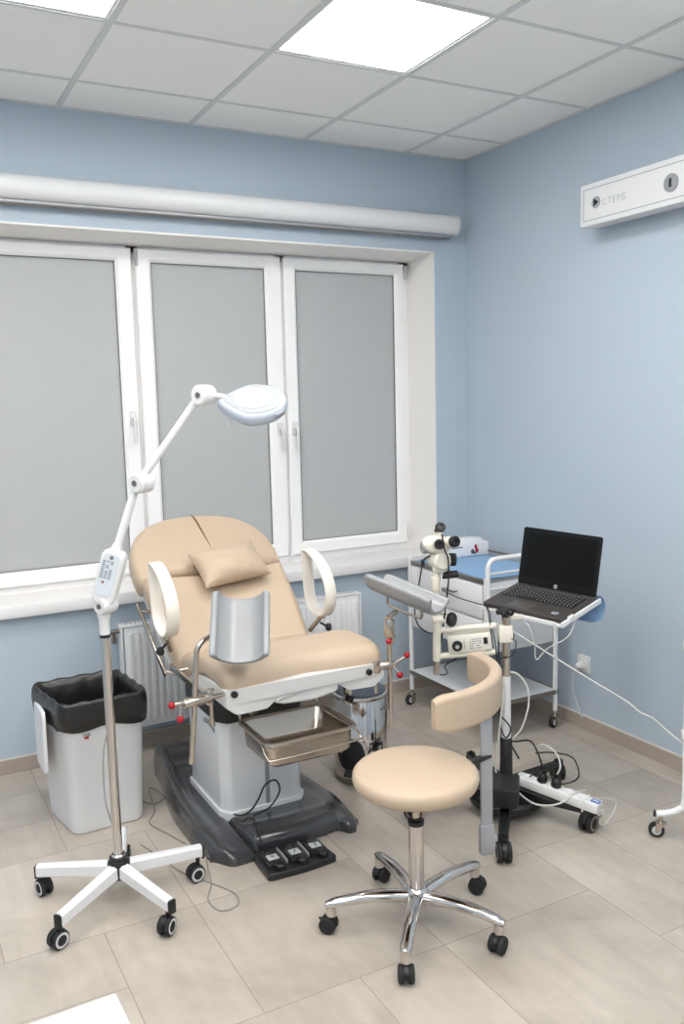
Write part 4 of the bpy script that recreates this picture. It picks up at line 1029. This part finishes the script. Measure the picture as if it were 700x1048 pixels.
# the slim bright rod beside the post
MB().tube([GP(450, 604, -.02), GP(452, 582, -.02)], .0035, 8).build('post_rod', M['whitep'], cs)
dc = GP(449.5, 573)
MB().lathe([(0, -.040), (.030, -.040), (.038, -.030), (.038, .030), (.030, .040), (0, .040)], dc, (ER * .35 - EF * .93), 28).build('tilt_housing', M['cream'], cs)
MB().box(dc + UP * .0 + ER * .018, (.045, .05, .055), (0, 0, EUL[2]), .012).box(dc - ER * .0 - UP * .032, (.055, .05, .03), (0, 0, EUL[2]), .008).build('tilt_block', M['ivory'], cs)
mb = MB(); ka = dc + ER * .048
ring = []
for q in range(36):
    a = 2 * PI * q / 36; r_ = .0255 if q % 4 < 2 else .0215; ring.append((a, r_))
kx, ky, kz = basis(ER * .9 - EF * .3)
mb.loft([[ka + kz * h_ + kx * math.cos(a) * r_ * s_ + ky * math.sin(a) * r_ * s_ for a, r_ in ring] for h_, s_ in ((-.018, .8), (-.016, 1), (.016, 1), (.019, .8))])
mb.build('focus_knob', M['black'], cs)
hb = GP(450, 590.5)
MB().tube([GP(451, 590), GP(456, 589), GP(468, 587.2), GP(469, 587)], [.0105, .0145, .0145, .010], 16).build('grip_handle', M['black'], cs)
# head body and the binocular tubes
hc2 = GP(447, 557)
body = MB().cushion([(.056 * math.cos(2 * PI * k / 32) * (1.05 if math.cos(2 * PI * k / 32) < 0 else 1), .034 * math.sin(2 * PI * k / 32)) for k in range(32)], -.04, .04, .016, lambda u, v, h: hc2 + ER * u + UP * (v - .06 * u) - EF * h, .004, rb=.014)
body.build('microscope_body', M['cream'], cs, 60)
def eye(tgt0, tgt1, r0, r1, name):
    d = (tgt1 - tgt0); L = d.length
    t = MB().lathe([(0, 0), (r0, 0), (r0 * 1.05, L * .5), (r1 * 1.02, L), (0, L)], tgt0, d, 24).build(name, M['cream'], cs)
    MB().lathe([(0, 0), (r1 * .9, 0), (r1 * 1.05, .004), (r1 * 1.08, .022), (r1 * .92, .026), (r1 * .62, .026), (r1 * .55, .016), (0, .015)], tgt1, d, 24).build('eyecup', M['rubber'], t)
eye(GP(446, 555), GP(447, 553.5, -.075), .022, .0185, 'eyepiece_tube')
eye(GP(455, 556), GP(461.5, 552.8, -.045), .024, .0205, 'eyepiece_tube')
MB().lathe([(0, 0), (.024, 0), (.026, .006), (.026, .016), (.020, .020), (0, .018)], GP(436.5, 560), (-ER * .92 - EF * .38), 28).lathe([(0, -.035), (.022, -.04), (.025, 0), (0, 0)], GP(436.5, 560), (-ER * .92 - EF * .38), 28, 1).build('objective', [M['grey'], M['cream']], cs)
tp = GP(450.5, 540)
MB().cyl(GP(450, 549), GP(450.5, 543), .011, 14).build('turret_neck', M['cream'], cs)
MB().lathe([(0, -.014), (.016, -.014), (.0205, -.007), (.0205, .010), (.016, .016), (.010, .016), (.009, .010), (0, .010)], tp, (ER * .1 - EF * .85 + UP * .5), 24).build('turret_knob', M['black'], cs)
MB().ball(GP(446, 543), .007, 10).ball(GP(441, 551.5, -.03), .0065, 10).build('adjust_screw', M['black'], cs)
lv = MB().tube(spline([GP(440, 569), GP(436, 571), GP(433, 574), GP(432.5, 577)], 4), [.004] * 13, 8)
lv.box(GP(432.8, 576), (.014, .014, .028), (0, 0, EUL[2]), .004).build('side_lever', M['black'], cs)
cable('light_guide', [GP(451, 545, -.04), GP(453.5, 560, -.05), GP(457, 570, -.05), GP(457.5, 590, -.05), GP(455, 620, -.03), GP(452, 660, .03)], .0032, M['cable_b'], None, None, 8, cs)
cable('signal_cable', [GP(432, 578), GP(430, 596, .03), GP(425, 622, .02), GP(428, 640, .01), GP(440, 648, .0), GP(447, 646, .02)], .003, M['cable_b'], None, None, 8, cs)
cable('video_cable', [GP(452, 604), GP(470, 612), GP(486, 617), GP(499, 622), GP(503, 640), GP(507, 660), GP(510, 690), GP(515, 700)], .0022, M['cable_b'], None, None, 8, cs)
cable('light_cable', [LB(lw * .2, .03, -.036), GP(458, 682, .03), GP(459, 691, .03), GP(452, 693, .03), GP(448, 688, .03)], .0025, M['cable_b'], None, None, 8, cs)
# black supply box resting on the legs
sbx = G0 + V((-.12, -.145, .165))
MB().box(sbx, (.10, .16, .075), (0, 0, math.radians(-42)), .008).build('supply_box', M['black'], cs)
# laptop tray
LT0 = {'FL': V((-.84, -1.242, .798)), 'FR': V((-.742, -1.609, .787)), 'HR': V((-.499, -1.545, .832)), 'HL': V((-.598, -1.178, .843))}
lX = (LT0['FR'] - LT0['FL']).normalized(); lY = (LT0['HL'] - LT0['FL']); lY = (lY - lX * lY.dot(lX)).normalized(); lN = lX.cross(lY)
lF = (LT0['FL'] + LT0['FR']) / 2
RT = Matrix((lX, lY, lN)).transposed()
T_ = lambda a, b, c: lF + lX * a + lY * b + lN * c
MB().box(T_(0, .135, -.012), (.40, .285, .012), RT, .004).box(T_(.196, .135, -.006), (.010, .285, .022), RT, .003).box(T_(-.196, .135, -.006), (.010, .285, .022), RT, .003).box(T_(0.02, -.006, -.008), (.30, .008, .020), RT, .003).build('laptop_tray', M['white'], cs)
MB().box(T_(-.06, -.010, -.0005), (.07, .006, .020), RT, .002).build('tray_clip', M['black'], cs)
MB().box(T_(.197, .06, .006), (.02, .035, .010), RT, .003).box(T_(.203, .058, .007), (.006, .010, .008), RT, .001, 1).build('tray_latch', [M['whitep'], M['red']], cs)
tu = T_(-.0, .13, -.019)
MB().tube(spline([V((GX, GY, .785)), V((GX + .03, GY + .005, .79)), tu - UP * .015 - lY * .05, tu], 5), .013, 12).build('tray_bracket', M['cream'], cs)
# blue drape hanging over the back edge of the tray
sh = MB(); R = []
prof = [(.20, -.003), (.25, -.003), (.285, .0), (.312, -.003), (.336, -.014), (.352, -.036), (.36, -.065), (.350, -.095), (.325, -.112), (.29, -.11), (.25, -.10)]
prof = [(p[0], p[1]) for p in [tuple(q)[:2] for q in spline([(a, b, 0) for a, b in prof], 5)]]
def loopr(a): 
    out = [T_(a, p[0], p[1]) for p in prof]; inn = []
    for i in range(len(prof)):
        p0 = V(prof[max(i - 1, 0)]); p1 = V(prof[min(i + 1, len(prof) - 1)]); t = (p1 - p0).normalized(); inn.append(T_(a, prof[i][0] + t.y * .002, prof[i][1] - t.x * .002))
    return out + inn[::-1]
bs2 = MB().loft([loopr(a) for a in (-.16, -.05, .06, .168)]).build('blue_drape', M['blue'], None, 50)
tag(bs2, 'blue disposable drape curling down over the rear edge of the laptop tray', 'drape'); recenter(bs2)

# ================================================================ LAPTOP
lt = thing('laptop', T_(0, .125, 0), 'open dark grey laptop with a black screen on the tray of the colposcope stand', 'laptop')
LW, LD = .38, .255
o = rpoly([(-LW / 2, 0, .012), (LW / 2, 0, .012), (LW / 2, LD, .006), (-LW / 2, LD, .006)], 5)
MB().cushion(densify(o, .06), -.004, .016, .003, lambda u, v, h: T_(u, v, h), 0, rb=.006).build('base', M['laptop'], lt)
MB().box(T_(0, .165, .0163), (.34, .112, .0012), RT, .0004).build('keyboard_well', M['lapblk'], lt)
kb = MB()
for r_ in range(6):
    x = -.166
    ncol = 19
    for c_ in range(ncol):
        w = .0145 if r_ != 5 or not 4 <= c_ <= 8 else .0175
        if r_ == 5 and 5 <= c_ <= 8: x += .0175; continue
        ww = w if not (r_ == 5 and c_ == 4) else .0175 * 4 + .0145
        cxk = x + ww / 2
        kb.box(T_(cxk, .212 - .0185 * r_, .0178), (ww, .0145 if r_ else .010, .0022), RT, .0008, 0, 1)
        if not (r_ == 5 and c_ == 4): kb.box(T_(cxk - .002, .2135 - .0185 * r_, .01905), (.0045, .0045, .0003), RT, 0, 1)
        x += w + .0031
kb.build('keyboard', [M['keys'], M['keyline']], lt)
MB().box(T_(-.03, .052, .0161), (.105, .062, .0008), RT, .0003).build('touchpad', mat('touchpad_grey', rgb(88, 82, 78), .35, .2), lt)
MB().box(T_(.135, .042, .0162), (.026, .018, .0006), RT).box(T_(.135, .042, .0166), (.018, .006, .0004), RT, 0, 1).build('sticker', [M['silver'], M['blueprint']], lt)
ld_a = 1.234; LH = .25
lU = (lY * math.cos(ld_a) + lN * math.sin(ld_a)).normalized(); lB = lX.cross(lU)
hg = T_(0, LD - .004, .012)
Q = lambda a, b, c: hg + lX * a + lU * b - lB * c       # c > 0: behind; screen faces +lB
fs_ = 1 if (lB.dot(CAM - hg) > 0) else -1
Q = lambda a, b, c: hg + lX * a + lU * b + lB * (c * fs_)
o = rpoly([(-LW / 2, .004, .004), (LW / 2, .004, .004), (LW / 2, LH, .012), (-LW / 2, LH, .012)], 5)
MB().cushion(densify(o, .06), -.009, 0, .0025, lambda u, v, h: Q(u, v, h), 0, rb=.004).build('screen_lid', M['lapblk'], lt)
RQ = Matrix((lX, lU, lB * fs_)).transposed()
MB().box(Q(0, LH * .535, .0003), (LW - .034, LH - .052, .0008), RQ).build('display', M['display'], lt)
MB().lathe([(0, 0), (.0088, 0), (.0086, .0006), (0, .0006)], Q(0, .016, .0003), lB * fs_, 24).build('logo_badge', M['silver'], lt)
text_mesh('hp', .012, 'logo_letters', M['lapblk'], lt, Q(-.0062, .0135, .0012), lX, lU * .97 + lX * .25)
MB().cyl(hg - lX * .13, hg + lX * .13, .0065, 14).build('hinge', M['lapblk'], lt)

# ================================================================ POWER STRIP on the leg of the stand
d = (V((-.744, -1.76, 0)) - G0); d.z = 0; Lg = d.length; d.normalize(); n_ = V((-d.y, d.x, 0)); sl_ = -.035 / Lg
psc = G0 + d * (Lg * .66) + UP * .128
dz_ = (d + UP * sl_).normalized(); up_ = n_.cross(dz_); up_ = up_ if up_.z > 0 else -up_
RP = Matrix((dz_, n_, up_)).transposed()
ps = thing('power_strip', psc - up_ * .022, 'white power strip lying along a black leg of the colposcope stand', 'power strip')
PS = lambda a, b, c: psc + dz_ * a + n_ * b + up_ * c
MB().box(PS(-.005, 0, 0), (.345, .060, .038), RP, .008).build('housing', M['whitep'], ps)
for k in range(5):
    a = -.13 + .058 * k
    MB().lathe([(0, 0), (.022, 0), (.022, .0012), (.019, .0012), (.0175, -.004), (0, -.004)], PS(a, 0, .0205), up_, 24).box(PS(a, .008, .0175), (.005, .005, .002), RP, 0, 1).box(PS(a, -.008, .0175), (.005, .005, .002), RP, 0, 1).build('socket', [M['whitep'], M['black']], ps)
MB().box(PS(.148, 0, .0205), (.034, .026, .0012), RP).box(PS(.148, .0, .0213), (.024, .007, .0006), RP, 0, 1).build('printed_mark', [M['blueprint'], M['white']], ps)
MB().box(PS(.11, 0, -.002), (.006, .066, .048), RP, .001).build('cable_tie', M['whitep'], ps)
for k, m in ((1, 'black'), (2, 'black')):
    a = -.13 + .058 * k; tg = tag(MB().lathe([(0, .0), (.020, .0), (.021, .006), (.018, .026), (.010, .034), (.009, .05), (0, .05)], PS(a, 0, .0225), up_ + d * .15, 18).build('power_plug', M[m]), {1: 'black plug in the power strip, second socket from the pole', 2: 'black plug in the power strip, third socket from the pole', 0: 'white plug in the power strip, socket closest to the pole'}[k], 'plug', 'plugs in the power strip'); recenter(tg)
cable('power_cable', [PS(-.072, 0, .072), PS(-.10, .0, .13), PS(-.15, .03, .155), PS(-.21, .04, .13), PS(-.25, .07, .10), PS(-.22, .10, .03)], .0035, M['cable_b'], 'black cable arching from the power strip back towards the stand pole')
cable('power_cable', [PS(-.014, 0, .072), PS(-.005, -.0, .11), PS(-.03, .01, .15), PS(-.09, .03, .16), PS(-.13, .05, .13), PS(-.17, .06, .10)], .0035, M['cable_w'], 'white cable curving over the plugs of the power strip')
cable('power_cable', [V((-.60, -1.30, .12)), V((-.56, -1.36, .135)), V((-.50, -1.42, .12)), V((-.50, -1.46, .06)), V((-.53, -1.45, .03)), V((-.60, -1.42, .02)), V((-.66, -1.40, .02))], .0035, M['cable_b'], 'black cable looping past the far caster of the stand')
cable('power_cable', [PS(.178, 0, -.005), onz(609, 818, .06), onz(626, 818, .03), onz(630, 826, .004), onz(618, 845, .004), onz(612, 838, .02), PS(.185, -.012, -.015)], .0035, M['cable_w'], 'white cable bent in a triangle on the floor at the strip end')
cable('power_cable', [GP(520, 790), GP(523, 798, -.08), GP(538, 804, -.16), GP(560, 803, -.17), GP(580, 798, -.12), GP(596, 803, -.05)], .0035, M['cable_w'], 'white cable drooping along the near side of the power strip')
cable('power_cable', [GP(522, 688), GP(530, 690), GP(539, 702), GP(541, 720), GP(534, 745), GP(522, 760), GP(519, 775, -.02)], .004, M['cable_w'], 'white cable bowing out to the right of the stand pole')
cable('power_cable', [GP(511, 640), GP(509, 670, -.03), GP(512, 700, -.03), GP(510, 735, -.03), GP(516, 752, -.03), GP(521, 742, -.03), GP(511, 730, -.03)], .003, M['cable_b'], 'black cable running down the left of the stand pole')
cable('power_cable', [GP(515, 700, -.03), GP(511, 730, -.035), GP(508, 760, -.03), GP(506, 785, -.03), GP(511, 800, -.03)], .004, M['cable_w'], 'white cable hanging close along the front of the stand pole')
cable('power_cable', [GP(520, 765, -.03), GP(512, 772, -.04), GP(510, 785, -.05), GP(516, 796, -.05), GP(535, 793, -.05), GP(548, 785, -.02)], .003, M['cable_b'], 'black cable looped around the black pole socket')

# ================================================================ WALL OUTLET AND CORDS
oc = V((0, -.968, .337))
ot = thing('wall_outlet', oc - UP * .04, 'white wall socket low on the blue right wall, beside the cart', 'wall socket')
MB().box(oc + V((-.006, 0, 0)), (.012, .084, .084), None, .003).build('cover', M['whitep'], ot)
MB().lathe([(0, 0), (.027, 0), (.026, .004), (.021, .004), (.02, .001), (0, .001)], oc + V((-.012, 0, 0)), (-1, 0, 0), 28).build('socket_face', M['white'], ot)
pg = MB().lathe([(0, 0), (.019, 0), (.018, .018), (.012, .034), (.008, .04), (0, .04)], oc + V((-.0165, 0, -.004)), (-1, 0, 0), 20).build('plug', M['whitep'])
tag(pg, 'white plug pushed into the socket on the right wall', 'plug'); recenter(pg)
pl = oc + V((-.052, 0, -.012))
cable('short_cord', [pl, pl + V((-.012, .008, -.03)), pl + V((-.008, .02, -.10)), pl + V((.015, .02, -.18)), pl + V((.024, -.005, -.24)), pl + V((.028, -.012, -.262))], .0035, M['cable_w'], 'short white cord hanging from the plug in the wall socket')
sb = V((-.480, -1.990, 0))
rr_ = lambda t: GP(560, 668).lerp(up_at(701, 770, sb.x, sb.y), t)
cable('long_cord', [T_(-.06, -.02, -.02), GP(508, 640, .02), GP(530, 650, .02), GP(560, 668), up_at(600, 693, -.70, -1.65), up_at(640, 717, -.6, -1.8), up_at(655, 729, -.55, -1.87), up_at(668, 735, -.51, -1.93), up_at(685, 750, -.46, -1.98), up_at(703, 764, sb.x, sb.y)], .003, M['cable_w'], 'long white cord stretched from the laptop tray to the stand at right')
cable('thin_cord', [T_(.0, -.012, -.022), GP(541, 640), GP(547, 660), GP(549, 675), GP(560, 664), GP(580, 650, -.02), T_(.19, .10, -.018)], .002, M['cable_w'], 'thin white cord dangling in a loop below the laptop')
cable('thin_cord', [T_(-.17, -.0, -.004), GP(500, 630), GP(503, 650), GP(506, 668, .0), GP(512, 672, -.02), GP(523, 668, -.03), GP(527, 656, -.02), GP(522, 652, -.02)], .0022, M['cable_b'], 'thin black cord hanging from the left front corner of the laptop')
cable('floor_cord', [V((-2.18, -.25, .004)), V((-2.10, -.40, .004)), V((-2.16, -.55, .004)), V((-2.12, -.66, .004)), V((-2.06, -.62, .004)), V((-2.09, -.50, .004)), V((-2.13, -.72, .004)), V((-2.18, -.82, .004)), V((-2.14, -.95, .004)), V((-2.11, -1.05, .004))], .003, M['cable_g'], 'grey cord lying curled on the floor between bin and chair base')

# ================================================================ STAND CUT BY THE RIGHT EDGE
rs_ = thing('tube_stand', (sb.x, sb.y, 0), 'white tubular stand on casters, mostly beyond the right edge of the photo', 'stand')
b1 = up_at(701, 800, sb.x, sb.y)
MB().tube(spline([V((sb.x, sb.y, 1.05)), V((sb.x, sb.y, .8)), V((sb.x, sb.y, .4)), V((sb.x, sb.y, .16)), V((sb.x - .012, sb.y + .014, .118)), V((sb.x - .04, sb.y + .044, .098)), V((sb.x - .068, sb.y + .070, .092))], 6), .0125, 14).build('upright', M['white'], rs_)
MB().tube([V((sb.x, sb.y, .16)), V((sb.x + .012, sb.y - .02, .11)), V((sb.x + .03, sb.y - .12, .09)), V((sb.x + .03, sb.y - .40, .09))], .0125, 14).build('foot_rail', M['white'], rs_)
e2 = V((sb.x - .070, sb.y + .072, .0918)); MB().cyl(e2, e2 + V((-.004, .006, -.0003)), .0128, 14).build('end_plug', M['black'], rs_)
MB().tube([V((sb.x + .03, sb.y - .40, .09)), V((sb.x + .03, sb.y - .42, .12)), V((sb.x + .03, sb.y - .42, 1.05))], .0125, 14).build('upright', M['white'], rs_)
for z in (.41, .75):
    MB().tube([V((sb.x, sb.y, z)), V((sb.x + .03, sb.y - .42, z))], .010, 12).build('cross_bar', M['white'], rs_)
    MB().cyl((sb.x, sb.y, z - .018), (sb.x, sb.y, z + .018), .019, 16, bev=.003).build('cross_bar_clamp', M['whitep'], rs_)
caster(rs_, V((sb.x - .056, sb.y + .060, 0)), 2.4, 'cart', .029, .022, 'fork', None)
caster(rs_, V((sb.x + .03, sb.y - .40, 0)), 2.0, 'cart', .029, .022, 'fork', None)

# ================================================================ TABLE IN THE LOWER LEFT FOREGROUND
c1 = onz(118.5, 1015, .75); c0 = onz(26, 1048, .75); c2 = onz(137, 1050, .75)
e1 = (c0 - c1).normalized(); e2_ = (c2 - c1).normalized()
e2_ = (e2_ - e1 * e2_.dot(e1)).normalized()
tt = thing('side_table', V((c1.x, c1.y, 0)) + e1 * .3 + e2_ * .25, 'white table top whose corner enters the photo at the bottom left', 'table')
RTb = Matrix((e1, e2_, e1.cross(e2_))).transposed()
MB().box(c1 + e1 * .3 + e2_ * .25 - UP * .0125, (.60, .50, .025), RTb, .004).build('tabletop', M['table'], tt)
for a, b in ((.04, .04), (.56, .04), (.04, .46), (.56, .46)):
    p = c1 + e1 * a + e2_ * b; MB().cyl((p.x, p.y, .0), (p.x, p.y, .726), .014, 16).build('leg', M['white'], tt)

# ================================================================ view
scn.view_settings.view_transform = 'Standard'; scn.view_settings.look = 'None'; scn.view_settings.gamma = 1
scn.view_settings.use_curve_mapping = False; scn.view_settings.exposure = 1.62
w = bpy.data.worlds.new('world'); scn.world = w; w.use_nodes = True
w.node_tree.nodes['Background'].inputs[0].default_value = (.8, .88, 1, 1); w.node_tree.nodes['Background'].inputs[1].default_value = .3
